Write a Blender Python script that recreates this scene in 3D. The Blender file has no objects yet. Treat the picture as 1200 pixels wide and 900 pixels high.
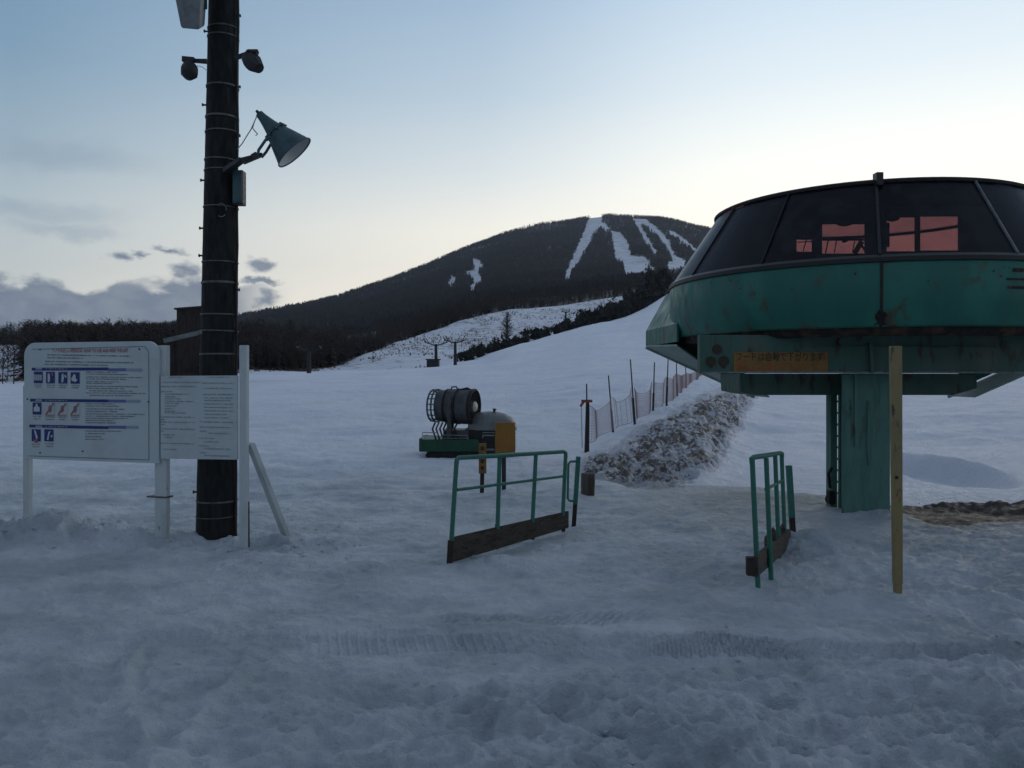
import bpy, bmesh, math, random
import numpy as np
from mathutils import Vector, Matrix, Euler, Quaternion
R = math.radians
random.seed(7)
rng = np.random.default_rng(11)
scene = bpy.context.scene
col = scene.collection

# ------------------------------------------------------------------ camera
EYE = 1.6
F = 960.0            # focal length in pixels of the 1200 px wide photo
cam_d = bpy.data.cameras.new("camera"); cam = bpy.data.objects.new("camera", cam_d); col.objects.link(cam)
cam.location = (0, 0, EYE); cam.rotation_euler = (R(90), 0, 0)
cam_d.sensor_fit = 'HORIZONTAL'; cam_d.sensor_width = 36; cam_d.lens = 36 * F / 1200
cam_d.shift_y = -10 / 1200
cam_d.clip_start = 0.1; cam_d.clip_end = 20000
scene.camera = cam

# ------------------------------------------------------------------ view
scene.view_settings.view_transform = 'Standard'
scene.view_settings.look = 'None'
scene.view_settings.exposure = 0.16
scene.view_settings.gamma = 1.0
scene.view_settings.use_curve_mapping = False

# ------------------------------------------------------------------ node helpers
def lin(r, g, b):
    f = lambda c: ((c/255+0.055)/1.055)**2.4 if c/255 > 0.04045 else c/255/12.92
    return (f(r), f(g), f(b), 1)

class NT:
    def __init__(s, tree): s.t = tree; s.n = tree.nodes; s.l = tree.links
    def node(s, typ, **kw):
        n = s.n.new(typ)
        for k, v in kw.items(): setattr(n, k, v)
        return n
    def inp(s, sock, v):
        if isinstance(v, bpy.types.NodeSocket): s.l.new(v, sock)
        elif v is not None: sock.default_value = v
    def m(s, op, a, b=None, c=None, clamp=False):
        n = s.node('ShaderNodeMath', operation=op, use_clamp=clamp)
        s.inp(n.inputs[0], a)
        if b is not None: s.inp(n.inputs[1], b)
        if c is not None: s.inp(n.inputs[2], c)
        return n.outputs[0]
    def mix(s, f, a, b, blend='MIX'):
        n = s.node('ShaderNodeMix', data_type='RGBA', blend_type=blend)
        s.inp(n.inputs[0], f); s.inp(n.inputs[6], a); s.inp(n.inputs[7], b)
        return n.outputs[2]
    def ramp(s, f, stops, interp='LINEAR'):
        n = s.node('ShaderNodeValToRGB'); n.color_ramp.interpolation = interp
        e = n.color_ramp.elements
        while len(e) < len(stops): e.new(0.5)
        for i, (p, c) in enumerate(stops):
            e[i].position = p; e[i].color = c if len(c) == 4 else (*c, 1)
        s.inp(n.inputs[0], f); return n.outputs[0]
    def step(s, f, lo, hi, a=0.0, b=1.0):
        n = s.node('ShaderNodeMapRange', interpolation_type='SMOOTHSTEP')
        s.inp(n.inputs[0], f); s.inp(n.inputs[1], lo); s.inp(n.inputs[2], hi); s.inp(n.inputs[3], a); s.inp(n.inputs[4], b)
        return n.outputs[0]
    def noise(s, vec, scale, detail=3, rough=0.5, dim='3D'):
        n = s.node('ShaderNodeTexNoise', noise_dimensions=dim)
        s.inp(n.inputs['Vector'], vec); n.inputs['Scale'].default_value = scale
        n.inputs['Detail'].default_value = detail; n.inputs['Roughness'].default_value = rough
        return n.outputs[0]

# ------------------------------------------------------------------ world
SUN_AZ = R(32)          # afterglow lies to the right of the view, clockwise from +Y
SUN_EL = R(1.5)
world = bpy.data.worlds.new("World"); scene.world = world; world.use_nodes = True
w = NT(world.node_tree); w.n.clear()
out = w.node('ShaderNodeOutputWorld'); bg = w.node('ShaderNodeBackground')
w.l.new(bg.outputs[0], out.inputs[0])
tc = w.node('ShaderNodeTexCoord')
sep = w.node('ShaderNodeSeparateXYZ'); w.l.new(tc.outputs['Generated'], sep.inputs[0])
dx, dy, dz = sep.outputs
hor = w.m('SQRT', w.m('ADD', w.m('MULTIPLY', dx, dx), w.m('MULTIPLY', dy, dy)))
hor = w.m('MAXIMUM', hor, 1e-4)
cosaz = w.m('DIVIDE', w.m('ADD', w.m('MULTIPLY', dx, math.sin(SUN_AZ)), w.m('MULTIPLY', dy, math.cos(SUN_AZ))), hor)
el = w.m('DIVIDE', w.m('ARCTAN2', dz, hor), math.pi/2)     # 0 horizon .. 1 zenith
az = w.m('ARCTAN2', dx, dy)
ZEN = (0.130, 0.158, 0.208)
#  elevations: 0, 5, 10, 14, 20, 25, 40, 90 deg
def stops(cs):
    ps = [0.0, 0.055, 0.11, 0.155, 0.21, 0.275, 0.45, 1.0]
    return list(zip(ps, cs))
r_sun = w.ramp(el, stops([(1.0,0.90,0.76,1), (0.95,0.87,0.74,1), (0.86,0.82,0.72,1), lin(226,227,220), lin(198,208,213), lin(172,190,205), (0.19,0.25,0.34,1), (*ZEN,1)]))
r_mid = w.ramp(el, stops([lin(240,228,208), lin(233,224,208), lin(220,217,206), lin(190,197,199), lin(160,176,188), lin(137,158,178), (0.165,0.21,0.29,1), (*ZEN,1)]))
r_left = w.ramp(el, stops([lin(200,196,184), lin(182,186,182), lin(155,167,173), lin(130,149,162), lin(106,132,153), lin(92,121,147), (0.13,0.17,0.245,1), (*ZEN,1)]))
r_back = w.ramp(el, stops([(0.16,0.17,0.21,1), (0.165,0.18,0.23,1), (0.16,0.18,0.24,1), (0.15,0.18,0.24,1), (0.14,0.175,0.235,1), (0.13,0.17,0.23,1), (0.12,0.155,0.215,1), (*ZEN,1)]))
sky = w.mix(w.step(cosaz, -0.5, 0.45), r_back, r_left)
sky = w.mix(w.m('MULTIPLY', w.m('SUBTRACT', cosaz, 0.45, clamp=True), 1/0.4, clamp=True), sky, r_mid)
sky = w.mix(w.step(cosaz, 0.82, 1.0), sky, r_sun)
# physical sky for the low sun, blended in
nish = w.node('ShaderNodeTexSky', sky_type='NISHITA'); nish.sun_disc = False
nish.sun_elevation = SUN_EL; nish.sun_rotation = SUN_AZ; nish.altitude = 900
sky = w.mix(1.0, sky, w.mix(1.0, nish.outputs[0], (0.004, 0.004, 0.005, 1), 'MULTIPLY'), 'ADD')
# clouds low on the left: a bank and torn puffs, in sky direction (azimuth, elevation)
ev = w.m('DIVIDE', dz, hor)
cv = w.node('ShaderNodeCombineXYZ'); w.l.new(az, cv.inputs[0]); w.l.new(w.m('MULTIPLY', ev, 1.6), cv.inputs[1])
wz = w.node('ShaderNodeTexNoise'); w.l.new(cv.outputs[0], wz.inputs['Vector']); wz.inputs['Scale'].default_value = 16; wz.inputs['Detail'].default_value = 5; wz.inputs['Roughness'].default_value = 0.62
wsep = w.node('ShaderNodeSeparateColor'); w.l.new(wz.outputs['Color'], wsep.inputs[0])
azw = w.m('ADD', az, w.m('MULTIPLY', w.m('SUBTRACT', wsep.outputs[0], 0.5), 0.075)); evw = w.m('ADD', ev, w.m('MULTIPLY', w.m('SUBTRACT', wsep.outputs[1], 0.5), 0.05))
n1 = w.noise(cv.outputs[0], 9, 6, 0.6); n2 = w.noise(cv.outputs[0], 28, 5, 0.6)
nn = w.m('ADD', w.m('MULTIPLY', w.m('SUBTRACT', n1, 0.5), 0.7), w.m('MULTIPLY', w.m('SUBTRACT', n2, 0.5), 0.5))
def uv2(u, v): return math.atan2(u-600, F), (440-v)/math.hypot(u-600, F)
blobs = [(140,303,15,8),(165,298,16,5),(196,293,24,6),(214,318,20,13),(200,340,44,18),(226,338,26,18),(310,306,20,8),(306,326,30,4),(308,350,30,14)]
dens = None
for (u, v, ru, rv) in blobs:
    a0, e0 = uv2(u, v)
    d = w.m('SQRT', w.m('ADD', w.m('POWER', w.m('DIVIDE', w.m('SUBTRACT', azw, a0), ru/F), 2), w.m('POWER', w.m('DIVIDE', w.m('SUBTRACT', evw, e0), rv/F), 2)))
    g = w.m('SUBTRACT', 1.0, d)
    dens = g if dens is None else w.m('MAXIMUM', dens, g)
dens = w.m('MAXIMUM', dens, -1.0)
cl = w.step(w.m('ADD', dens, w.m('MULTIPLY', nn, 2.8)), -0.15, 0.85)
av = w.node('ShaderNodeCombineXYZ'); w.l.new(az, av.inputs[0]); w.l.new(w.m('MULTIPLY', ev, 0.5), av.inputs[1])
btop = w.m('ADD', 0.074, w.m('ADD', w.m('MULTIPLY', w.noise(av.outputs[0], 14, 2, 0.5), 0.055), w.m('MULTIPLY', nn, 0.075)))
bank = w.m('MULTIPLY', w.step(w.m('SUBTRACT', btop, ev), -0.004, 0.009), w.step(az, uv2(350,0)[0], uv2(250,0)[0]))
cl = w.m('MAXIMUM', cl, bank)
thin = None
for (u, v, ru, rv) in [(60,180,110,22),(30,245,120,16),(75,268,70,10)]:
    a0, e0 = uv2(u, v)
    d = w.m('SQRT', w.m('ADD', w.m('POWER', w.m('DIVIDE', w.m('SUBTRACT', azw, a0), ru/F), 2), w.m('POWER', w.m('DIVIDE', w.m('SUBTRACT', evw, e0), rv/F), 2)))
    g = w.m('SUBTRACT', 1.0, d); thin = g if thin is None else w.m('MAXIMUM', thin, g)
thin = w.step(w.m('ADD', w.m('MAXIMUM', thin, -1.0), nn), -0.2, 1.0, 0.0, 0.40)
ccol = w.mix(w.step(n2, 0.35, 0.7), lin(84,98,118), lin(106,116,130))
sky = w.mix(thin, sky, lin(112,130,148))
sky = w.mix(w.m('MULTIPLY', cl, 0.93), sky, ccol)
sky = w.mix(w.step(dz, -0.02, 0.0, 0.0, 1.0), (0.05, 0.06, 0.075, 1), sky)
w.l.new(sky, bg.inputs[0]); bg.inputs[1].default_value = 1.42

# ------------------------------------------------------------------ sun: broad last glow from behind the mountain
sd = bpy.data.lights.new("sun", 'SUN'); sun = bpy.data.objects.new("sun", sd); col.objects.link(sun)
sd.energy = 0.22; sd.angle = R(25); sd.color = (1.0, 0.86, 0.72)
sl = R(9)
sun.rotation_euler = Vector((math.sin(SUN_AZ)*math.cos(sl), math.cos(SUN_AZ)*math.cos(sl), math.sin(sl))).to_track_quat('Z', 'Y').to_euler()

# ------------------------------------------------------------------ materials
def principled(name, color, rough=0.6, metal=0.0, spec=0.5):
    m = bpy.data.materials.new(name); m.use_nodes = True
    b = m.node_tree.nodes['Principled BSDF']
    b.inputs['Base Color'].default_value = (*color[:3], 1); b.inputs['Roughness'].default_value = rough
    b.inputs['Metallic'].default_value = metal; b.inputs['Specular IOR Level'].default_value = spec
    return m, NT(m.node_tree), b

def worn(name, c1, c2, scale=6, rough=0.6, lo=0.45, hi=0.65, bump=0.15, c3=None, metal=0.0, stretch=(1,1,1), lo3=0.62, hi3=0.70):
    """colour with blotches of a second colour, and rusty spots of a third"""
    m, t, b = principled(name, c1, rough, metal)
    tcn = t.node('ShaderNodeTexCoord'); mp = t.node('ShaderNodeMapping')
    mp.inputs['Scale'].default_value = stretch
    t.l.new(tcn.outputs['Object'], mp.inputs[0]); v = mp.outputs[0]
    n = t.noise(v, scale, 6, 0.62)
    c = t.mix(t.step(n, lo, hi), (*c1[:3], 1), (*c2[:3], 1))
    if c3:
        n3 = t.noise(v, scale*2.3, 5, 0.6)
        c = t.mix(t.step(n3, lo3, hi3), c, (*c3[:3], 1))
    t.l.new(c, b.inputs['Base Color'])
    t.l.new(t.step(t.noise(v, scale*4, 3), 0.3, 0.7, rough-0.1, min(1, rough+0.15)), b.inputs['Roughness'])
    bp = t.node('ShaderNodeBump'); bp.inputs['Strength'].default_value = bump; bp.inputs['Distance'].default_value = 0.01
    t.l.new(t.noise(v, scale*6, 4), bp.inputs['Height']); t.l.new(bp.outputs[0], b.inputs['Normal'])
    return m

M = {}
M['teal']   = worn('teal_paint', (0.010,0.118,0.086), (0.018,0.160,0.118), 2.2, 0.46, c3=(0.055,0.050,0.026), bump=0.15, stretch=(1,1,.6), lo3=0.55, hi3=0.72)
M['teal_worn'] = worn('worn_teal_paint', (0.045,0.110,0.085), (0.085,0.115,0.090), 2.6, 0.65, c3=(0.050,0.034,0.020), bump=0.3, stretch=(1,1,0.3), lo3=0.54, hi3=0.66)
M['teal_snowlit'] = worn('snowlit_teal_paint', (0.30,0.38,0.34), (0.24,0.32,0.28), 4, 0.7)  # paled to paint in the light thrown up by the snow
M['column'] = worn('column_paint', (0.085,0.200,0.160), (0.050,0.135,0.108), 2.6, 0.65, c3=(0.050,0.044,0.028), stretch=(1,1,0.25), lo3=0.55, hi3=0.70)
M['rail']   = worn('rail_green_paint', (0.022,0.150,0.105), (0.035,0.13,0.095), 14, 0.5, c3=(0.05,0.035,0.02))
M['bare']   = worn('dark_rusty_steel', (0.020,0.015,0.012), (0.035,0.022,0.014), 12, 0.75)
M['rust']   = worn('rust_gap', (0.014,0.011,0.009), (0.075,0.042,0.024), 7, 0.85, bump=0.5)
M['board_wood'] = worn('grey_plank', (0.055,0.043,0.032), (0.020,0.017,0.014), 5, 0.8, stretch=(1,1,6), c3=(0.22,0.20,0.18), lo3=0.66, hi3=0.72)
M['yellow'] = worn('yellow_post_paint', (0.26,0.20,0.085), (0.20,0.16,0.085), 6, 0.7, c3=(0.06,0.045,0.025), stretch=(1,1,0.3), lo3=0.58, hi3=0.66)
M['orange_sign'] = worn('orange_yellow_sign', (0.30,0.135,0.016), (0.24,0.11,0.018), 8, 0.5)
M['label_yellow'] = worn('faded_yellow_label', (0.22,0.115,0.020), (0.16,0.075,0.016), 8, 0.55)
M['white_paint'] = worn('dirty_white_paint', (0.52,0.56,0.55), (0.42,0.46,0.45), 5, 0.6, c3=(0.25,0.22,0.18), stretch=(1,1,0.4), lo3=0.68, hi3=0.76)
M['board']  = worn('white_board', (0.50,0.56,0.56), (0.45,0.50,0.50), 2, 0.45, bump=0.02)
M['print']  = principled('dark_print', (0.16,0.19,0.20), 0.6)[0]
M['print_pale']  = principled('faded_print', (0.27,0.31,0.32), 0.6)[0]
M['blue']   = principled('blue_print', (0.012,0.025,0.16), 0.5)[0]
M['blue2']  = principled('pale_blue_print', (0.10,0.14,0.30), 0.5)[0]
M['blue3']  = principled('paler_blue_print', (0.26,0.32,0.42), 0.5)[0]
M['red']    = principled('red_print', (0.34,0.085,0.075), 0.5)[0]
M['red_faded'] = principled('faded_red_print', (0.30,0.065,0.02), 0.6)[0]
M['black']  = principled('black_print', (0.03,0.024,0.012), 0.7)[0]
M['pole']   = worn('tarred_pole', (0.0045,0.0043,0.0042), (0.012,0.011,0.010), 7, 0.8, c3=(0.035,0.035,0.034), stretch=(1,1,0.25), bump=0.5, lo3=0.66, hi3=0.74)
M['band']   = worn('galvanised_band', (0.13,0.13,0.13), (0.07,0.07,0.07), 20, 0.5, metal=0.3)
M['cable']  = principled('black_cable', (0.008,0.008,0.008), 0.5)[0]
M['lamp_grey'] = worn('lamp_blue_grey', (0.050,0.100,0.110), (0.035,0.07,0.08), 8, 0.45, metal=0.2)
M['lamp_in'] = principled('lamp_reflector', (0.55,0.55,0.52), 0.35, 0.2)[0]
M['lamp_dark'] = worn('lamp_black', (0.018,0.018,0.020), (0.03,0.03,0.03), 10, 0.55)
M['lamp_pale'] = worn('lamp_pale_grey', (0.20,0.22,0.22), (0.13,0.14,0.14), 9, 0.6)
M['gun_metal'] = worn('grey_barrel', (0.075,0.080,0.078), (0.045,0.05,0.05), 5, 0.5, metal=0.3)
M['gun_green'] = worn('dark_green_deck', (0.004,0.065,0.030), (0.006,0.045,0.024), 4, 0.5)
M['gun_dark'] = worn('black_rubber', (0.012,0.012,0.013), (0.02,0.02,0.02), 9, 0.75)
M['ivory']  = principled('ivory_hub', (0.55,0.52,0.42), 0.4)[0]
M['hood']   = worn('grey_hood', (0.15,0.16,0.155), (0.11,0.115,0.11), 3, 0.45, metal=0.2)
M['stump']  = worn('weathered_stump', (0.10,0.085,0.068), (0.05,0.042,0.035), 6, 0.9, stretch=(1,1,0.3))
M['wood_dark'] = worn('brown_siding', (0.022,0.013,0.010), (0.015,0.010,0.008), 1.2, 0.8, stretch=(1,1,0.2))
M['roof_dark'] = worn('dark_roofing', (0.02,0.02,0.02), (0.03,0.03,0.03), 2, 0.8)
M['bark']   = worn('bark', (0.022,0.017,0.013), (0.035,0.027,0.021), 2, 0.9)
M['wood_mass'] = worn('bare_wood_twigs', (0.036,0.027,0.021), (0.056,0.043,0.034), 0.05, 0.9, lo=0.35, hi=0.65)
M['mount_wood'] = worn('mountain_wood', (0.032,0.033,0.034), (0.050,0.050,0.050), 0.01, 0.9, lo=0.35, hi=0.65)
M['shrub']  = worn('dark_shrub', (0.016,0.019,0.013), (0.028,0.026,0.019), 0.6, 0.9)
M['net']    = principled('orange_net', (0.36,0.25,0.235), 0.8)[0]
M['orange'] = principled('orange_plastic', (0.22,0.07,0.03), 0.5)[0]
M['stake']  = worn('dark_stake', (0.020,0.020,0.026), (0.035,0.03,0.03), 5, 0.6)
M['steel_far'] = worn('dark_tower_steel', (0.018,0.020,0.022), (0.03,0.03,0.03), 2, 0.7)
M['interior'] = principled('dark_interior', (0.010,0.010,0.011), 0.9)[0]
M['rubber'] = principled('black_rubber_seal', (0.010,0.011,0.012), 0.4)[0]
M['cloth_dark'] = principled('dark_ski_wear', (0.02,0.022,0.03), 0.9)[0]
M['grass']  = worn('dry_grass', (0.13,0.085,0.045), (0.075,0.055,0.035), 0.3, 0.95)
M['clod']   = worn('frozen_soil', (0.07,0.053,0.042), (0.15,0.125,0.105), 4, 0.95)

def glass(name, tint, gloss_rough):
    m = bpy.data.materials.new(name); m.use_nodes = True; t = NT(m.node_tree); t.n.clear()
    o = t.node('ShaderNodeOutputMaterial'); mx = t.node('ShaderNodeMixShader')
    tr = t.node('ShaderNodeBsdfTransparent'); tr.inputs[0].default_value = tint
    gl = t.node('ShaderNodeBsdfGlossy'); gl.inputs['Color'].default_value = (0.75,0.8,0.85,1)
    tcn = t.node('ShaderNodeTexCoord')
    nz = t.noise(tcn.outputs['Object'], 2.5, 5, 0.65)
    t.l.new(t.step(nz, 0.4, 0.7, gloss_rough, gloss_rough+0.22), gl.inputs['Roughness'])
    fr = t.node('ShaderNodeFresnel'); fr.inputs[0].default_value = 1.42
    t.l.new(t.m('MULTIPLY', fr.outputs[0], 0.62), mx.inputs[0]); t.l.new(tr.outputs[0], mx.inputs[1]); t.l.new(gl.outputs[0], mx.inputs[2])
    df = t.node('ShaderNodeBsdfDiffuse'); df.inputs[0].default_value = (0.10,0.10,0.115,1)
    m2 = t.node('ShaderNodeMixShader'); t.l.new(t.step(t.noise(tcn.outputs['Object'], 5, 6, 0.7), 0.35, 0.75, 0.06, 0.26), m2.inputs[0]); t.l.new(mx.outputs[0], m2.inputs[1]); t.l.new(df.outputs[0], m2.inputs[2])
    t.l.new(m2.outputs[0], o.inputs[0]); return m
M['smoked'] = glass('smoked_glass', (0.375, 0.240, 0.256, 1), 0.30)

# snow ground: masks R = soil in the snow, G = rough hillside with dry grass, B = woodland floor, A = packed/trodden, also toned down for the duller light close by
def snow_material(name, far=False):
    m, t, b = principled(name, (0.8,0.82,0.86), 0.6, 0, 0.35)
    at = t.node('ShaderNodeAttribute'); at.attribute_name = 'mask'
    sp = t.node('ShaderNodeSeparateColor'); t.l.new(at.outputs['Color'], sp.inputs[0])
    dirt, grass, wood = sp.outputs; trod_dim = at.outputs['Alpha']
    g = t.node('ShaderNodeNewGeometry'); pos = g.outputs['Position']
    fine = t.noise(pos, 9, 6, 0.65); mid = t.noise(pos, 1.1, 5, 0.6); big = t.noise(pos, 0.16, 4, 0.55)
    clean = t.mix(t.step(big, 0.35, 0.65), (0.78,0.82,0.90,1), (0.86,0.88,0.94,1))
    packed_dim = t.mix(t.step(mid, 0.35, 0.66), (0.49,0.55,0.585,1), (0.72,0.77,0.81,1))  # trodden snow; darker tone also paints the duller light on flat near ground
    packed_dim = t.mix(t.step(t.noise(pos, 5.0, 4, 0.6), 0.58, 0.72, 0, 0.35), packed_dim, (0.56,0.62,0.68,1))
    c = t.mix(trod_dim, clean, packed_dim)
    # soil
    sn = t.noise(pos, 7.0, 7, 0.80); sn2 = t.noise(pos, 1.3, 4, 0.6)
    f = t.m('ADD', t.m('MULTIPLY', dirt, 0.62), t.m('ADD', t.m('MULTIPLY', t.m('SUBTRACT', sn, 0.5), 1.5), t.m('MULTIPLY', t.m('SUBTRACT', sn2, 0.5), 0.8)))
    soil = t.mix(fine, (0.075,0.058,0.048,1), (0.20,0.17,0.145,1))
    c = t.mix(t.m('MULTIPLY', t.step(dirt, 0.02, 0.5), 0.40), c, (0.38,0.365,0.37,1))
    c = t.mix(t.m('MULTIPLY', t.step(f, 0.50, 0.68), t.step(dirt, 0.02, 0.12)), c, soil)
    # dry grass on the hillside
    gn = t.noise(pos, 0.42, 6, 0.72); gn2 = t.noise(pos, 0.045, 3, 0.6)
    gf = t.m('ADD', gn, t.m('MULTIPLY', t.m('SUBTRACT', gn2, 0.5), 0.5))
    c = t.mix(t.m('MULTIPLY', grass, t.step(gf, 0.50, 0.66, 0.10, 0.75)), c, (0.16,0.115,0.085,1))
    # woodland floor: litter with little snow
    wn = t.noise(pos, 0.035 if not far else 0.012, 6, 0.7)
    floor = t.mix(t.step(wn, 0.56, 0.74), (0.040,0.038,0.036,1), (0.15,0.16,0.18,1)) if not far else \
            t.mix(t.step(wn, 0.55, 0.75), (0.050,0.053,0.060,1), (0.22,0.24,0.28,1))
    c = t.mix(wood, c, floor)
    t.l.new(c, b.inputs['Base Color'])
    t.l.new(t.step(fine, 0.3, 0.7, 0.45, 0.8), b.inputs['Roughness'])
    if not far:
        h = t.m('ADD', t.m('MULTIPLY', fine, 0.5), t.m('ADD', t.m('MULTIPLY', t.noise(pos, 38, 6, 0.7), 0.30), t.m('MULTIPLY', mid, 1.2)))
        bp = t.node('ShaderNodeBump'); bp.inputs['Strength'].default_value = 0.9; bp.inputs['Distance'].default_value = 0.16
        t.l.new(h, bp.inputs['Height']); t.l.new(bp.outputs[0], b.inputs['Normal'])
    return m
M['snow'] = snow_material('snow'); M['mountain'] = snow_material('mountain_snow_and_wood', True)

# ------------------------------------------------------------------ object helpers
def link(name, me, mat=None, parent=None):
    o = bpy.data.objects.new(name, me); col.objects.link(o)
    if mat is not None: me.materials.append(M[mat] if isinstance(mat, str) else mat)
    if parent: o.parent = parent
    return o
def tag(o, label=None, cat=None, group=None, kind=None):
    if label: o['label'] = label
    if cat: o['category'] = cat
    if group: o['group'] = group
    if kind: o['kind'] = kind
    return o
def empty(name, loc, label=None, cat=None, group=None, rz=0):
    o = bpy.data.objects.new(name, None); col.objects.link(o); o.location = loc; o.rotation_euler.z = rz
    o.empty_display_size = 0.2
    return tag(o, label, cat, group)
def copy_tree(o, parent=None):
    c = o.copy(); col.objects.link(c); c.parent = parent
    for ch in list(o.children): copy_tree(ch, c)
    return c

class MB:
    """collects shapes in one bmesh; coordinates are world minus origin"""
    def __init__(s, origin=(0,0,0)): s.b = bmesh.new(); s.o = Vector(origin)
    def _c(s, m, geo):
        return geo
    def hexa(s, pts):
        """8 points: bottom loop of four then top loop of four"""
        v = [s.b.verts.new(Vector(p)-s.o) for p in pts]
        for f in ((3,2,1,0),(4,5,6,7),(0,1,5,4),(1,2,6,5),(2,3,7,6),(3,0,4,7)): s.b.faces.new([v[i] for i in f])
        return s
    def box(s, x0, x1, y0, y1, z0, z1):
        return s.hexa([(x0,y0,z0),(x1,y0,z0),(x1,y1,z0),(x0,y1,z0),(x0,y0,z1),(x1,y0,z1),(x1,y1,z1),(x0,y1,z1)])
    def bar(s, a, b, wa, wb=None, wx=None, up=(0,0,1)):
        """square bar between two points; wx other width"""
        a, b = Vector(a), Vector(b); d = (b-a).normalized(); wb = wa if wb is None else wb
        upv = Vector(up) if abs(d.dot(Vector(up))) < 0.95 else Vector((0,1,0))
        sx = d.cross(upv).normalized(); sy = sx.cross(d)
        k = 1.0 if wx is None else wx/wa
        P = []
        for p, ww in ((a, wa), (b, wb)):
            for q, r in ((-1,-1),(1,-1),(1,1),(-1,1)): P.append(p + sx*q*ww/2 + sy*r*ww*k/2)
        return s.hexa(P)
    def tube(s, pts, r, n=10, cap=True):
        pts = [Vector(p)-s.o for p in pts]; rs = r if isinstance(r, (list, tuple)) else [r]*len(pts)
        rings = []; ref = None
        for i, p in enumerate(pts):
            d = (pts[min(i+1, len(pts)-1)] - pts[max(i-1, 0)]).normalized()
            if ref is None:
                ref = Vector((0,0,1)) if abs(d.z) < 0.9 else Vector((1,0,0))
            sx = (ref - d*ref.dot(d)).normalized(); ref = sx; sy = d.cross(sx)
            rings.append([s.b.verts.new(p + (sx*math.cos(2*math.pi*k/n) + sy*math.sin(2*math.pi*k/n))*rs[i]) for k in range(n)])
        for a, b in zip(rings, rings[1:]):
            for k in range(n): s.b.faces.new((a[k], a[(k+1)%n], b[(k+1)%n], b[k]))
        if cap: s.b.faces.new(rings[0][::-1]); s.b.faces.new(rings[-1])
        return s
    def lathe(s, prof, c=(0,0,0), axis=(0,0,1), n=48, a0=0, a1=2*math.pi, jit=0):
        """prof: list of (radius, height along axis)"""
        ax = Vector(axis).normalized(); q = Vector((0,0,1)).rotation_difference(ax); c = Vector(c)-s.o
        full = abs(a1-a0-2*math.pi) < 1e-6; m = n if full else n+1
        rings = []
        for (r, h) in prof:
            rings.append([s.b.verts.new(c + q @ Vector((r*math.cos(a0+(a1-a0)*k/n), r*math.sin(a0+(a1-a0)*k/n), h))) for k in range(m)])
        for a, b in zip(rings, rings[1:]):
            for k in range(n):
                try: s.b.faces.new((a[k], a[(k+1)%m], b[(k+1)%m], b[k]))
                except ValueError: pass
        return s
    def disc(s, c, r, axis=(0,0,1), n=32):
        ax = Vector(axis).normalized(); q = Vector((0,0,1)).rotation_difference(ax); c = Vector(c)-s.o
        s.b.faces.new([s.b.verts.new(c + q @ Vector((r*math.cos(2*math.pi*k/n), r*math.sin(2*math.pi*k/n), 0))) for k in range(n)])
        return s
    def poly(s, pts, thick=None):
        vs = [s.b.verts.new(Vector(p)-s.o) for p in pts]; f = s.b.faces.new(vs)
        if thick is not None:
            t = Vector(thick); ws = [s.b.verts.new(Vector(p)-s.o+t) for p in pts]
            s.b.faces.new(ws[::-1]); n = len(vs)
            for k in range(n): s.b.faces.new((vs[k], ws[k], ws[(k+1)%n], vs[(k+1)%n]))
        return s
    def sphere(s, c, r, sc=(1,1,1), sub=2, jit=0):
        geo = bmesh.ops.create_icosphere(s.b, subdivisions=sub, radius=r)
        for v in geo['verts']:
            j = 1 + (random.random()-0.5)*jit
            v.co = Vector((v.co.x*sc[0]*j, v.co.y*sc[1]*j, v.co.z*sc[2]*j)) + Vector(c)-s.o
        return s
    def build(s, name, mat, parent=None, smooth=False, bevel=0):
        bmesh.ops.recalc_face_normals(s.b, faces=s.b.faces)
        me = bpy.data.meshes.new(name); s.b.to_mesh(me); s.b.free()
        if smooth:
            me.polygons.foreach_set('use_smooth', [True]*len(me.polygons)); me.set_sharp_from_angle(angle=R(40))
        o = link(name, me, mat, parent)
        if parent is None: o.location = s.o
        else:
            po = parent
            loc = Vector(s.o)
            while po: 
                loc = loc - Vector(po.location); po = po.parent
            o.location = loc
        if bevel:
            bv = o.modifiers.new('bevel', 'BEVEL'); bv.width = bevel; bv.segments = 2; bv.limit_method = 'ANGLE'
        return o
def P(u, v, y): return Vector(((u-600)/F*y, y, EYE-(v-440)/F*y))

# ------------------------------------------------------------------ noise in numpy
_perm = rng.permutation(256); _perm = np.concatenate([_perm, _perm])
_grad = np.stack([np.cos(np.arange(256)*2.399), np.sin(np.arange(256)*2.399)], 1)
def perlin(x, y):
    xi = np.floor(x).astype(int); yi = np.floor(y).astype(int); xf = x-xi; yf = y-yi
    u = xf*xf*xf*(xf*(xf*6-15)+10); v = yf*yf*yf*(yf*(yf*6-15)+10)
    def g(ix, iy, fx, fy):
        h = _perm[(_perm[ix & 255] + iy) & 255]; gr = _grad[h]; return gr[..., 0]*fx + gr[..., 1]*fy
    a = g(xi, yi, xf, yf); b = g(xi+1, yi, xf-1, yf); c = g(xi, yi+1, xf, yf-1); d = g(xi+1, yi+1, xf-1, yf-1)
    return (a*(1-u)+b*u)*(1-v) + (c*(1-u)+d*u)*v
def fbm(x, y, f, o=4, g=0.5):
    s = 0; a = 1
    for i in range(o): s = s + a*perlin(x*f+17.3*i, y*f-9.1*i); f *= 2.03; a *= g
    return s
def sstep(a, b, x):
    t = np.clip((x-a)/(b-a), 0, 1); return t*t*(3-2*t)

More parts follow.
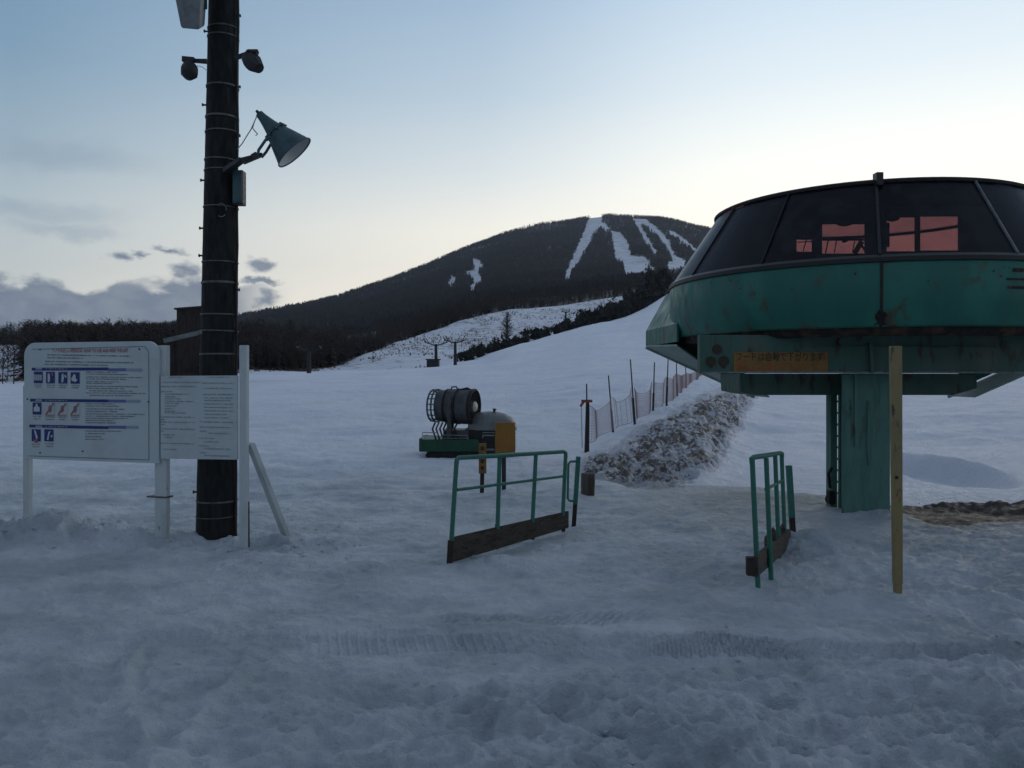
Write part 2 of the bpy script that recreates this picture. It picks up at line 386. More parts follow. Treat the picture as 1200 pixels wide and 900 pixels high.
# ------------------------------------------------------------------ terrain
Z = lambda v, y: EYE-(v-440)/F*y
def topedge(u): return np.interp(u, [365,432,475,515,540,590,640,690,750,785], [432,412,395,384,374,362,359,352,342,338])
def gedge(u): return np.interp(u, [365,440,515,540,600,639,698,737,756,785], [436,434,429,425,406,394,378,372,360,341])
def ridge(u): return np.interp(u, [-400,0,300,370,420,480,520,560,610,660,700,770,800,835,900,1100,1300,2000], [412,400,372,355,338,320,304,285,268,257,253,254,260,269,292,350,392,410])
def gy(u): return np.interp(u, [365,500,600,690,785,900,1300], [140,150,200,245,300,320,300])
COLS = {
 -900:[(12,0),(40,.3),(130,1.2),(300,10),(600,16)],
 0:   [(12,0),(40,.25),(100,.56),(130,1.2),(190,5),(300,13),(600,18)],
 250: [(14,0),(45,.5),(125,1.7),(190,6),(300,14),(600,20)],
 365: [(16,0),(50,.75),(140,2.1),(160,2.4),(230,8),(400,22)],
 432: [(16,0),(50,.75),(145,2.4)],
 500: [(17,0),(50,.8),(150,3.4)],
 600: [(17,0),(30,.3),(60,1.2),(100,3.1)],
 690: [(12,0),(18,-.06),(30,.45),(60,1.9),(120,6.2)],
 705: [(12,0),(13,-.02),(16,.02),(18,.02),(30,.5),(60,1.9),(120,6.4)],
 720: [(12,0),(13,-.04),(16.5,.10),(20,.17),(30,.55),(60,1.9),(120,6.5)],
 750: [(12,0),(13,-.10),(15,.08),(18.5,.31),(20,.42),(30,.68),(60,1.9),(120,6.7)],
 790: [(12,0),(13.2,-.14),(15,.05),(20,.50),(22,.60),(25,.68),(30,.74),(60,1.9),(120,7)],
 820: [(12,0),(13.2,-.25),(14.5,-.02),(18,.36),(24,.70),(29,.76),(60,1.9),(120,7)],
 845: [(12,0),(13,-.30),(17,-.10),(18,.0),(24,.52),(31,.82),(60,1.95),(120,7)],
 870: [(12,0),(13,-.35),(19,-.16),(25,.22),(33,.72),(60,1.95),(120,7)],
 892: [(12,0),(13,-.38),(20,-.15),(28,.25),(38,.66),(60,1.95),(120,7)],
 980: [(11.2,0),(12.5,-.42),(20,-.2),(30,.3),(60,1.95),(120,7)],
 1060:[(10.2,0),(11.8,-.5),(14,-.42),(20,-.15),(30,.4),(60,2.1),(120,7.5)],
 1200:[(10.0,.05),(11.8,-.40),(14,-.30),(20,0),(30,.6),(60,2.4),(120,8)],
 2200:[(10.0,0),(14,-.2),(20,0),(30,.6),(60,2.4),(120,8)],
}
YS = np.concatenate([[0.0, 5.0], np.geomspace(5.2, 9000, 900)])
def column(u):
    pts = list(COLS[u]) if u in COLS else None
    pts = [(0,0),(5,0)] + pts
    if u >= 365:
        g = float(gy(u)); gv = float(gedge(u)) if u <= 785 else float(np.interp(u, [785,900,1300],[341,335,330]))
        zg = float(Z(gv, g))
        pts = [p for p in pts if p[0] < g-5]
        pts += [(g, zg)]
        if u <= 785:
            gap = 12 + 0*u
            pts += [(g+gap*0.5, zg-0.25), (g+gap, zg-0.1)]
            tv = float(topedge(u)); ty = float(np.interp(u, [365,432,500,600,690,785],[165,215,260,330,380,340]))
            pts += [(ty, float(Z(tv, ty))), (ty+40, float(Z(tv, ty+40))-1)]
        else:
            pts += [(g+60, zg+3)]
    rv = float(ridge(u)); ry = float(np.interp(u, [-900,0,300,420,560,700,835,2000],[1400,1500,1500,1900,2300,2600,2500,2200]))
    last = pts[-1]; zr = float(Z(rv, ry))
    for k, c in ((0.22,0.13),(0.45,0.33),(0.7,0.62),(0.88,0.86),(1.0,1.0)):
        pts.append((last[0]+(ry-last[0])*k, last[1]+(zr-last[1])*c))
    pts += [(ry+150, zr-12), (ry+1500, zr*0.5), (9000, zr*0.3)]
    return np.interp(YS, [p[0] for p in pts], [p[1] for p in pts])
ukeys = sorted(set(list(COLS)+[460,540,570,640,770,785]))
_full = []
for u in ukeys:
    if u not in COLS:
        lo = max(k for k in COLS if k < u); hi = min(k for k in COLS if k > u); f = (u-lo)/(hi-lo)
        yy = sorted(set([p[0] for p in COLS[lo]]+[p[0] for p in COLS[hi]]))
        COLS[u] = [(y, (1-f)*np.interp(y, *zip(*COLS[lo])) + f*np.interp(y, *zip(*COLS[hi]))) for y in yy]
for u in ukeys: _full.append(column(u))
_full = np.array(_full)
UG = np.arange(-900, 2201, 4.0)
TAB = np.empty((len(UG), len(YS)))
for j in range(len(YS)): TAB[:, j] = np.interp(UG, ukeys, _full[:, j])
def smooth_axis(T, sig, axis):
    k = np.exp(-0.5*(np.arange(-int(3*sig), int(3*sig)+1)/sig)**2); k /= k.sum(); h = len(k)//2
    pad = [(0,0),(0,0)]; pad[axis] = (h,h)
    return np.apply_along_axis(lambda a: np.convolve(a, k, 'valid'), axis, np.pad(T, pad, mode='edge'))
TAB[:, 2:] = smooth_axis(TAB[:, 2:], 1.8, 0)
# light smoothing along distance, log spaced samples
TAB[:, 2:] = smooth_axis(TAB[:, 2:], 2.2, 1)
LY = np.log(YS[2:])
def base_h(x, y):
    yy = np.maximum(y, 5.2); u = 600+F*x/yy
    uc = np.clip(u, -900, 2199.9); fi = (uc+900)/4; i = fi.astype(int); fu = fi-i
    ly = np.log(np.clip(yy, 5.2, 8990)); fj = (ly-LY[0])/(LY[1]-LY[0]); j = np.clip(fj.astype(int), 0, len(LY)-2); fv = fj-j
    T = TAB[:, 2:]
    z = (T[i, j]*(1-fu)+T[i+1, j]*fu)*(1-fv) + (T[i, j+1]*(1-fu)+T[i+1, j+1]*fu)*fv
    return np.where(y < 5.2, 0.0, z)

def in_poly(u, v, poly):
    inside = np.zeros(u.shape, bool); n = len(poly); j = n-1
    for i in range(n):
        xi, yi = poly[i]; xj, yj = poly[j]
        c = ((yi > v) != (yj > v)) & (u < (xj-xi)*(v-yi)/((yj-yi) if yj != yi else 1e-9)+xi)
        inside ^= c; j = i
    return inside
BANK = [(690,533),(715,528),(745,505),(780,486),(820,466),(858,452),(880,450),(884,466),(868,494),(852,522),(840,548),(815,556),(792,571),(740,569),(700,562),(672,553)]
def bank_mask(x, y):
    """soft 0..1 mask of the soil-strewn bank; defined on the ground by where its outline lies there"""
    yy = np.maximum(y, 1.0); z = base_h(x, y); u = 600+F*x/yy; v = 440-(z-EYE)/yy*F
    j = 7*fbm(x, y, 0.9, 3); k = 5*fbm(x+40, y, 1.1, 3)
    m = np.zeros(x.shape)
    for (a, b) in ((0,0),(4,0),(-4,0),(0,3),(0,-3),(3,2),(-3,-2),(7,4),(-7,-4)):
        m += in_poly(u+j+a, v+k*0.7+b, BANK)
    return np.where((y > 11) & (y < 60), m/9.0, 0)

def near_detail(x, y):
    r = np.hypot(x, y)
    fade = np.clip(1-(r-25)/60, 0, 1)
    h = 0.030*fbm(x, y, 0.55, 3) + 0.022*fbm(x+5, y, 1.9, 4, .6) + 0.020*np.maximum(0, fbm(x-5, y+3, 3.3, 3))*sstep(13, 5, y)
    # churned, footprinted snow: strongest close to the viewer on the right
    ch = 0.12 + 0.95*sstep(4.7, 3.7, y - 0.16*x)*(0.35+0.65*sstep(-1.4, 0.2, x)) + 0.35*sstep(1.5, 4, x)*sstep(9, 5.5, y)
    lump = np.abs(fbm(x*1.0, y*1.25, 2.1, 4, 0.55))
    h += ch*(0.165*(0.35-lump)+0.03*fbm(x+9, y, 6.0, 3, .6)) * sstep(15, 8, y)
    h += 0.060*np.maximum(0, fbm(x+31, y+7, 3.7, 3))*ch*sstep(14, 8, y)
    h += sstep(14, 6, y)*(0.020*fbm(x+2, y, 4.5, 4, .65)+0.012*np.maximum(0, fbm(x, y+4, 9.0, 2)))
    h += 0.035*np.minimum(0, fbm(x-3, y+8, 1.7, 3, .6)+0.12)*sstep(14, 6, y)
    # long shallow grooves across the view
    wv = y + 0.05*x + 0.25*fbm(x, y, 0.22, 2)
    h += 0.016*np.sin(wv*6.5+1.5*fbm(x, y, 0.5, 2))*sstep(12, 5, y)*sstep(3.8, 4.8, y)
    # tyre / track marks: rows of cleat prints
    def tread(x0, x1, yc, slope, half, pitch, skew, depth):
        d = y-(yc+slope*(x-x0)+0.03*np.sin(x*1.3)); s = x+skew*d
        inb = sstep(half, half*0.75, np.abs(d))*sstep(x0-0.1, x0+0.5, x)*sstep(x1+0.2, x1-0.6, x)
        brk = np.clip(0.9+1.1*fbm(x, y, 1.1, 2), 0.25, 1.2)
        bars = sstep(0.0, 0.6, np.sin(2*math.pi*s/pitch))
        return inb*brk*depth*(bars-0.5)
    h += tread(-1.3, 1.6, 4.95, -0.05, 0.13, 0.058, 0.25, 0.016)
    h += tread(0.1, 3.6, 4.74, 0.00, 0.16, 0.080, 1.0, 0.028)
    h += tread(-0.6, 1.1, 5.38, 0.02, 0.12, 0.07, -0.8, 0.018)
    h += tread(-2.2, -0.4, 5.05, 0.02, 0.10, 0.06, 0.2, 0.012)
    # curved ski and sledge ridges at lower left
    for (pts, wdt, a) in (([(-2.20,4.85),(-2.16,4.55),(-1.90,4.04),(-1.72,3.75),(-1.42,3.3)], 0.040, 0.040), ([(-1.60,5.15),(-1.44,4.4),(-1.47,3.94),(-1.42,3.41),(-1.38,3.0)], 0.042, 0.034),
                          ([(-2.9,4.3),(-2.5,4.35),(-2.16,4.45)], 0.05, 0.02), ([(-3.0,3.9),(-2.6,4.2),(-2.3,4.5)], 0.06, 0.02)):
        pa = np.array(pts); dd = np.full(x.shape, 9.0)
        for (ax, ay), (bx, by) in zip(pa, pa[1:]):
            t = np.clip(((x-ax)*(bx-ax)+(y-ay)*(by-ay))/((bx-ax)**2+(by-ay)**2), 0, 1)
            dd = np.minimum(dd, np.hypot(x-ax-t*(bx-ax), y-ay-t*(by-ay)))
        dd = dd+0.05*fbm(x, y, 3.0, 3)
        br_ = np.clip(0.75+1.3*fbm(x+7, y, 1.6, 3), 0.1, 1.3)
        h += br_*(a*np.exp(-(dd/wdt)**2) - a*0.5*np.exp(-((dd-2.0*wdt)/wdt)**2))
    # lumpy berm at the foot of the sign and the pole
    bm = np.exp(-((y-(7.85-0.11*(x+3.5)))/0.42)**2)*sstep(-7.5, -6.5, x)*sstep(-1.2, -2.4, x)
    bm = bm*(1-.45*sstep(-3.9, -3.3, x))
    h += bm*(0.05+0.24*np.maximum(0, .45-np.abs(fbm(x+3, y+9, 2.0, 3, 0.5))*1.6)+0.10*np.maximum(0, fbm(x, y, 5.0, 3, .6))+.13*np.exp(-((x+4.45)/.3)**2))
    bm2 = np.exp(-((y-14.0-0.02*x)/1.4)**2)*sstep(-9, -4, x)*sstep(2.0, 0.5, x)
    h += bm2*(0.10*np.maximum(0, fbm(x+3, y+9, 0.9, 4, 0.6)))
    bm3 = np.exp(-((y-16.3)/0.7)**2)*sstep(-3.2, -2.2, x)*sstep(1.2, 0.2, x)
    h += -0.075*np.exp(-(((x+.95)/1.2)**2+((y-16.4)/0.8)**2))+bm3*0.02*np.maximum(0, 0.3+fbm(x+13, y, 1.6, 3))
    # machine trails across the wide flat field at the left
    tr = sstep(15, 22, y)*sstep(120, 50, y)
    st_ = sstep(14, 24, y)*sstep(330, 200, y); pr_ = y-0.32*x; qr_ = x+0.32*y
    h = h + 0
    global _streak; _streak = st_*(0.20*fbm(qr_*0.035, pr_*0.40, 1.0, 3, .6)*np.clip(y/60, .35, 1.6)+0.05*fbm(qr_*0.1, pr_*1.1, 1.0, 2))
    h += tr*0.110*np.sin((y-0.22*x)*1.7+3*fbm(x, y, 0.10, 3))*np.clip(0.35+1.3*fbm(x, y, 0.07, 2), 0, 1)
    h += tr*0.09*fbm(x*0.6, y, 0.5, 4, .6)
    h += (1-np.exp(-(((x+.9)/1.3)**2+((y-16.2)/1.2)**2)))*sstep(8.5, 10, y)*sstep(22, 16, y)*sstep(1.8, 0.8, x)*(0.07*fbm(x*.7, y, 1.1, 4, .6)+0.03*np.sin(y*4.2+2.5*fbm(x, y, .3, 2)))
    # pit and wheel hollow behind the station
    e = np.hypot((x-8.45)/0.85, (y-16.2)/2.2)+0.10*fbm(x, y, 0.7, 3)
    h += -0.34*sstep(1.1, 0.6, e)
    h += 0.10*np.exp(-((e-1.1)/0.18)**2)*sstep(15, 17, y)
    # piled snow under the far end of the right rail and at the station foot
    h += 0.06*np.exp(-(((x-2.75)/0.35)**2+((y-7.9)/0.5)**2))*(1+1.5*fbm(x, y, 3.5, 3))
    h += 0.09*np.exp(-(((x-4.1)/0.55)**2+((y-9.3)/0.35)**2))
    return h*fade+_streak*sstep(-0.6, -0.3, x/np.maximum(y, 1)+.0)*sstep(0.24, 0.16, x/np.maximum(y, 1))

def detail2(x, y):
    bk = bank_mask(x, y)
    h = bk*(-0.05+0.13*fbm(x, y, 1.5, 4, 0.6)+0.17*fbm(x, y, 3.2, 3, .65))
    # raised rough lip of the bank and lumps beside the net
    lip = sstep(14, 18, y)*sstep(60, 35, y)*sstep(0.105, 0.135, x/np.maximum(y, 1))*sstep(0.30, 0.27, x/np.maximum(y, 1))
    h += lip*0.07*fbm(x, y, 1.2, 4, 0.6)
    # brown edge strip right of the station
    st = np.exp(-((y-9.8-0.0*(x-5))/0.5)**2)*sstep(4.3, 5.0, x)
    h += st*0.10*fbm(x, y, 2.2, 4, 0.6)
    far = sstep(60, 130, y)
    h += far*0.35*fbm(x, y, 0.035, 4)*sstep(60, 200, y)
    big = sstep(500, 900, y)
    h += big*(9*fbm(x, y, 0.004, 4, 0.55))*sstep(500, 1200, y)
    return h
def H(x, y):
    x = np.asarray(x, float); y = np.asarray(y, float)
    return base_h(x, y)+near_detail(x, y)+detail2(x, y)
def h1(x, y): return float(H(np.array([x]), np.array([y]))[0])

RUNS = [
 [(693,253),(706,254),(702,268),(694,274),(690,288),(678,308),(668,328),(660,333),(662,322),(672,300),(682,278),(688,262)],
 [(700,256),(706,268),(716,270),(708,262)],
 [(716,271),(727,273),(735,283),(740,300),(752,302),(760,325),(758,331),(740,332),(733,330),(730,312),(720,298),(718,285)],
 [(750,300),(758,303),(768,317),(764,320),(756,312)],
 [(741,256),(748,258),(756,274),(766,290),(771,297),(767,298),(756,284),(748,268)],
 [(746,257),(756,257),(768,266),(778,276),(786,288),(790,299),(806,308),(800,318),(788,321),(781,316),(782,308),(790,306),(784,296),(776,282),(764,270)],
 [(780,270),(790,272),(808,286),(818,294),(814,295),(800,284)],
 [(553,303),(561,305),(566,312),(560,320),(566,327),(556,343),(549,343),(553,332),(552,325),(543,322),(545,319),(556,317)],
 [(529,323),(536,328),(530,338),(524,336)],
]
def project(x, y, z):
    yy = np.maximum(y, 1); return 600+F*x/yy, 440-(z-EYE)/yy*F
def zones(x, y):
    """dirt, grass, wood, trodden and toned down"""
    z = base_h(x, y); u, v = project(x, y, z)
    bk = bank_mask(x, y)
    dirt = bk*0.95
    st = sstep(8.0, 8.9, y+.25*fbm(x, y, .8, 3))*sstep(10.9, 10.3, y)*sstep(4.2, 4.6, x)*sstep(18, 14, x)*1.45
    dirt = np.maximum(dirt, st*1.0)
    dirt = np.maximum(dirt, 0.30*np.exp(-((y-10.9)/1.0)**2)*sstep(1.2, 2.4, x)*sstep(4.2, 3.6, x))
    dirt = np.maximum(dirt, 0.35*np.exp(-(((u-660)/50)**2+((v-545)/9)**2))*(y > 10))
    g = gy(u); inr = (u > 340) & (u < 800)
    ty = np.interp(u, [365,432,500,600,690,785],[165,215,260,330,380,340])
    jag = 6*fbm(x, y, 0.05, 3)
    grass = np.where(inr, sstep(g+2, g+10, y+jag*0.3), 0)
    left = sstep(365, 345, u)
    ly = np.interp(u, [-900,0,250,365],[122,104,128,146])
    wood = np.where(u > 365, np.where(inr & (u <= 785), sstep(ty-3, ty+4, y+jag), sstep(400, 430, y)), sstep(ly, ly+12, y+jag))
    grass = np.maximum(grass, np.where(u <= 365, sstep(ly-9, ly-1, y+jag*0.5)*0.8, 0))
    far = y > 700
    wood = np.where((u < 27+3*fbm(x, y, .05, 2)) & (y < 290), 0, wood); grass = np.where((u < 27) & (y < 290) & (y > ly), 1.0, grass)
    jx = 9*fbm(x, y, 0.03, 3)
    uj = u+jx*F/np.maximum(y, 1)*0.45; run = np.zeros(x.shape)
    zz = base_h(x, y)+detail2(x, y); _, vj = project(x, y, zz)
    for p in RUNS:
        for (du, dv) in ((0,0.5),(0.35,.5),(-0.35,.5),(0,-2.0)): run = np.maximum(run, in_poly(uj+du, vj+dv, p) & far)
    wood = wood*(1-run*0.97)
    trod_dim = sstep(17, 10.5, y)*np.where(y > 0, 1, 1)
    trod_dim = trod_dim*np.where((x/np.maximum(y, 1) > 0.2) & (y > 12.2), 0.0, 1.0)
    trod_dim = np.where(y < 5, 1, trod_dim)
    return dirt, grass, wood, trod_dim, run

def grid_mesh(name, thetas, radii, closed, mat):
    T, RR = np.meshgrid(thetas, radii, indexing='ij'); x = RR*np.sin(T); y = RR*np.cos(T)
    z = H(x, y); n, m = T.shape
    co = np.stack([x, y, z], -1).reshape(-1, 3)
    i = np.arange(n if closed else n-1)[:, None]; j = np.arange(m-1)[None, :]; i2 = (i+1) % n
    a = i*m+j; b = i*m+j+1; c = i2*m+j+1; d = i2*m+j
    fc = np.stack([a, b, c, d], -1).reshape(-1, 4)
    me = bpy.data.meshes.new(name)
    me.vertices.add(len(co)); me.vertices.foreach_set('co', co.ravel().astype(np.float32))
    me.loops.add(fc.size); me.loops.foreach_set('vertex_index', fc.ravel().astype(np.int32))
    me.polygons.add(len(fc)); me.polygons.foreach_set('loop_start', (np.arange(len(fc))*4).astype(np.int32))
    me.polygons.foreach_set('use_smooth', np.ones(len(fc), bool))
    me.update()
    dirt, grass, wood, trod_dim, run = zones(x, y)
    at = me.color_attributes.new('mask', 'FLOAT_COLOR', 'POINT')
    at.data.foreach_set('color', np.stack([dirt, grass, wood, trod_dim], -1).reshape(-1).astype(np.float32))
    me.validate()
    return link(name, me, mat)
fine_t = np.linspace(R(-36), R(36), 1100)
coarse = np.linspace(R(36), R(324), 90)[1:-1]
radii = np.concatenate([[0.0001], np.geomspace(0.3, 2.7, 20)[:-1], np.geomspace(2.7, 13, 430)[:-1], np.geomspace(13, 60, 260)[:-1], np.geomspace(60, 520, 190)])
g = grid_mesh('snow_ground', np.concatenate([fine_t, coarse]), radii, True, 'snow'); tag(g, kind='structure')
mt = grid_mesh('mountain', np.concatenate([np.linspace(R(-40), R(40), 900), np.linspace(R(40), R(320), 60)[1:-1]]), np.concatenate([np.geomspace(519, 3300, 330), np.geomspace(3400, 4300, 4)]), True, 'mountain')
tag(mt, kind='structure')

# ------------------------------------------------------------------ woods as masses (one mesh each)
def tri_tree(kind, seed, detail):
    """unit-height tree as triangles (N,3,3): bare larch/birch or conifer"""
    r = random.Random(seed); T = []
    def sliver(a, b, w0, w1=0.0):
        a = Vector(a); b = Vector(b); d = b-a
        s = d.cross(Vector((r.uniform(-1,1), r.uniform(-1,1), r.uniform(-1,1)))).normalized()
        T.append((a-s*w0, a+s*w0, b+s*w1)); 
        if w1 > 0: T.append((a-s*w0, b+s*w1, b-s*w1))
    h = 1.0
    lean = Vector((r.uniform(-.04,.04), r.uniform(-.04,.04), 0))
    for q in range(3):
        a = q*2.1; o = Vector((math.cos(a), math.sin(a), 0))*0.012; o2 = Vector((math.cos(a+2.1), math.sin(a+2.1), 0))*0.012
        T.append((o-Vector((0,0,.03)), o2-Vector((0,0,.03)), Vector((0,0,h))+lean))
    if kind == 'bare':
        for k in range(detail):
            z = r.uniform(0.22, 0.97); a = r.uniform(0, 6.283); L = (0.05+0.30*(1-z)**0.6)*r.uniform(.6, 1.1)
            p = Vector((lean.x*z, lean.y*z, z)); tip = p+Vector((math.cos(a)*L*.8, math.sin(a)*L*.8, L*r.uniform(.35,.9)))
            sliver(p, tip, 0.006)
            for c in range(4):
                f = r.uniform(.25, .95); q = p.lerp(tip, f); LL = L*r.uniform(.25,.5)
                sliver(q, q+Vector((r.uniform(-1,1), r.uniform(-1,1), r.uniform(-.1,1))).normalized()*LL, 0.0045)
    elif kind == 'conifer':
        for k in range(detail*2):
            z = 0.10+0.86*(k+0.5)/(detail*2); a = r.uniform(0, 6.283); L = 0.25*(1.02-z)*r.uniform(.6, 1.15)+0.012
            p = Vector((lean.x*z, lean.y*z, z)); tip = p+Vector((math.cos(a)*L, math.sin(a)*L, -L*r.uniform(.1,.5)))
            s = Vector((-math.sin(a), math.cos(a), 0))*L*0.34
            m = p.lerp(tip, .55)
            T.append((p+Vector((0,0,.02)), m+s, tip)); T.append((p+Vector((0,0,.02)), tip, m-s))
            T.append((m+s+Vector((0,0,-.02)), m-s+Vector((0,0,.015)), tip))
    elif kind == 'far':      # broad ragged crown seen from kilometres away
        for k in range(detail):
            z = r.uniform(0.15, 1.0); a = r.uniform(0, 6.283); w_ = 0.17*(1.12-z)+0.015
            p = Vector((math.cos(a)*w_*r.uniform(0,.8), math.sin(a)*w_*r.uniform(0,.8), z))
            T.append((p+Vector((-w_*.6,0,-.12)), p+Vector((w_*.6,r.uniform(-.1,.1),-.14)), p+Vector((0,0,.10))))
    return np.array([[list(v) for v in t] for t in T])
def mass(name, templates, pts, heights, spread, mat, label, cat, parent=None):
    chunks = []
    idx = rng.integers(0, len(templates), len(pts)); ang = rng.uniform(0, 6.283, len(pts))
    for k, t in enumerate(templates):
        sel = np.where(idx == k)[0]
        if not len(sel): continue
        c, s = np.cos(ang[sel]), np.sin(ang[sel]); hh = heights[sel][:, None, None]; ww = hh*spread[sel][:, None, None]
        X = t[None, :, :, 0]; Y = t[None, :, :, 1]; ZZ = t[None, :, :, 2]
        xx = (X*c[:, None, None]-Y*s[:, None, None])*ww + pts[sel, 0][:, None, None]
        yy = (X*s[:, None, None]+Y*c[:, None, None])*ww + pts[sel, 1][:, None, None]
        zz = ZZ*hh + pts[sel, 2][:, None, None]
        chunks.append(np.stack([xx, yy, zz], -1).reshape(-1, 3))
    co = np.concatenate(chunks); n = len(co)//3
    me = bpy.data.meshes.new(name); me.vertices.add(len(co)); me.vertices.foreach_set('co', co.ravel().astype(np.float32))
    me.loops.add(len(co)); me.loops.foreach_set('vertex_index', np.arange(len(co), dtype=np.int32))
    me.polygons.add(n); me.polygons.foreach_set('loop_start', (np.arange(n)*3).astype(np.int32)); me.update()
    o = link(name, me, mat, parent)
    return tag(o, label, cat, kind='stuff') if parent is None else o
bare = [tri_tree('bare', i, 26) for i in range(6)]
coni = [tri_tree('conifer', 40+i, 26) for i in range(4)]
farT = [tri_tree('far', 80+i, 9) for i in range(6)]
# near wood: left hill and the belt above the rough hillside
N = 26000
yy = np.exp(rng.uniform(np.log(105), np.log(640), N)); uu = rng.uniform(-330, 850, N); xx = (uu-600)/F*yy
dz_ = zones(xx, yy); keep = (dz_[2] > 0.6) & (rng.uniform(0, 1, N) < np.clip(1.25-yy/900, .5, 1)); xx, yy, uu = xx[keep], yy[keep], uu[keep]
front_ok = ~((uu > 150) & (uu < 290) & (yy < 75))
xx, yy, uu = xx[front_ok], yy[front_ok], uu[front_ok]
zz = H(xx, yy)
hh = rng.uniform(5.5, 10.5, len(xx))*np.clip(0.85+0.5*fbm(xx, yy, 0.02, 2), .6, 1.3)*np.where(uu > 400, 0.75, 1.0)
vt = 440-(zz+hh-EYE)/yy*F
lim = 7*fbm(uu/38.0, yy*0+3.3, 1.0, 3)+np.interp(uu, [-330,0,100,240,330,345,370,420,480,520,560,610,700,850],[378,374,377,375,370,366,362,350,340,332,325,318,300,300])
hmax = (EYE+(440-(lim+rng.uniform(-3,4,len(uu))))/F*yy)-zz
hh = np.minimum(hh, np.maximum(hmax, 2.0)); ok = hmax > 1.5
pts = np.stack([xx, yy, zz-0.2], -1)[ok]; hh = hh[ok]
mass('forest', bare+bare+coni[:2], pts, hh, rng.uniform(.9, 1.5, len(hh)), 'wood_mass', 'dark leafless wood covering the low hill behind the snow field', 'forest')
# mountain wood
N = 120000
yy = rng.uniform(600, 2750, N)**1.0; uu = rng.uniform(150, 900, N); xx = (uu-600)/F*yy
dn = zones(xx, yy); sm = 0.55+1.1*fbm(xx, yy, 0.006, 3)
keep = (dn[2] > 0.6) & (rng.uniform(0, 1, N) < np.clip(sm+0.2, .25, 1)); xx, yy = xx[keep], yy[keep]
pts = np.stack([xx, yy, H(xx, yy)-0.5], -1); hh = rng.uniform(6, 12, len(xx))
mass('mountain_forest', farT, pts, hh, rng.uniform(1.3, 2.4, len(hh)), 'mount_wood', 'dark wood cut by ski runs on the far mountain', 'forest')
# grass tufts on the rough hillside
def tuft(seed):
    r = random.Random(seed); T = []
    for k in range(9):
        a = r.uniform(0, 6.283); L = r.uniform(.5, 1); s = Vector((math.cos(a+1.57), math.sin(a+1.57), 0))*.07
        b = Vector((math.cos(a), math.sin(a), 0))*.1; T.append((b-s, b+s, b+Vector((math.cos(a)*L*.5, math.sin(a)*L*.5, L))))
    return np.array([[list(v) for v in t] for t in T])
N = 60000
yy = rng.uniform(100, 400, N); uu = rng.uniform(-200, 790, N); xx = (uu-600)/F*yy
dn = zones(xx, yy); cl_ = fbm(xx, yy, 0.06, 3)
edge = rng.uniform(0, 1, N)
keep = ((dn[1] > 0.5) & (dn[2] < 0.5) & (cl_ > 0.05) & (edge < .35)); xx, yy = xx[keep], yy[keep]
pts = np.stack([xx, yy, H(xx, yy)], -1); hh = rng.uniform(.25, .8, len(xx))
mass('dry_grass', [tuft(i) for i in range(5)], pts, hh, rng.uniform(.8, 1.6, len(hh)), 'grass', 'brown dry grass poking through snow on the rough hillside', 'grass')
# clods strewn on the bank
def clod(seed):
    bm_ = bmesh.new(); bmesh.ops.create_icosphere(bm_, subdivisions=1, radius=0.5); r = random.Random(seed)
    for v in bm_.verts: v.co *= r.uniform(.6, 1.2)
    T = [[list(v.co) for v in f.verts] for f in bm_.faces]; bm_.free(); return np.array(T)
N = 900
yy = rng.uniform(11, 44, N)**1.0; uu = rng.uniform(670, 890, N); xx = (uu-600)/F*yy
bm_ = bank_mask(xx, yy); keep = (bm_ > .5) & (fbm(xx, yy, 1.6, 3) > 0.02); xx, yy = xx[keep], yy[keep]
pts = np.stack([xx, yy, H(xx, yy)], -1); hh = rng.uniform(.012, .045, len(xx))
mass('soil_clods', [clod(i) for i in range(5)], pts, hh, rng.uniform(.9, 1.6, len(hh)), 'clod', 'brown frozen soil clods strewn over the snow bank', 'soil')
# crumbs of snow
N = 5200
yy = np.exp(rng.uniform(np.log(3.0), np.log(17), N)); uu = rng.uniform(-40, 1240, N); xx = (uu-600)/F*yy
bermd = np.exp(-((yy-(7.85-0.11*(xx+3.5)))/0.5)**2)*(xx < -1.4)
keep = rng.uniform(0, 1, N) < np.clip(0.015*(yy < 16)+1.0*bermd+0.06*((yy < 4.6) & (xx > -.5)), 0, 1)
xx, yy, bermd = xx[keep], yy[keep], bermd[keep]
pts = np.stack([xx, yy, H(xx, yy)], -1); hh = rng.uniform(.012, .035, len(xx))+bermd*rng.uniform(0, .07, len(xx))**1.3
mass('snow_crumbs', [clod(20+i) for i in range(6)], pts, hh, rng.uniform(.9, 1.7, len(hh)), 'snow', 'small lumps of broken snow scattered on the trodden ground', 'snow')

# ------------------------------------------------------------------ countable trees and shrubs
def mesh_from_tris(name, T, mat, parent):
    co = T.reshape(-1, 3); me = bpy.data.meshes.new(name); me.from_pydata([tuple(p) for p in co], [], [(3*i, 3*i+1, 3*i+2) for i in range(len(co)//3)])
    return link(name, me, mat, parent)
def tree(name, kind, x, y, h, spread, label, seed, group=None, detail=70, trunk_r=0.012):
    root = empty(name, (x, y, h1(x, y)-0.1), label, 'tree', group)
    T = tri_tree(kind, seed, detail)[3:]*np.array([h*spread, h*spread, h])
    mesh_from_tris('crown', T, 'shrub' if kind == 'conifer' else 'bark', root)
    m = MB(); m.tube([(0,0,-.2),(0.01*h,0,h*.4),(0,0,h*.97)], [h*trunk_r, h*trunk_r*.7, h*.002], 7); m.o = Vector((0,0,0))
    t = m.build('trunk', 'bark', None); t.location = (0,0,0); t.parent = root
    return root
tree('larch_tree', 'bare', *( (594-600)/F*212, 212 ), 9.5, 1.0, 'lone bare larch rising out of the shrubs beside the ski slope', 5, detail=190)
for (u, y, h, sd_) in ((667,262,8,6),(703,280,9,7)):
    tree('small_tree', 'bare', (u-600)/F*y, y, h*.6, 1.3, 'leafless tree above the shrub row beside the slope', sd_, 'leafless trees in the shrub row', detail=60)
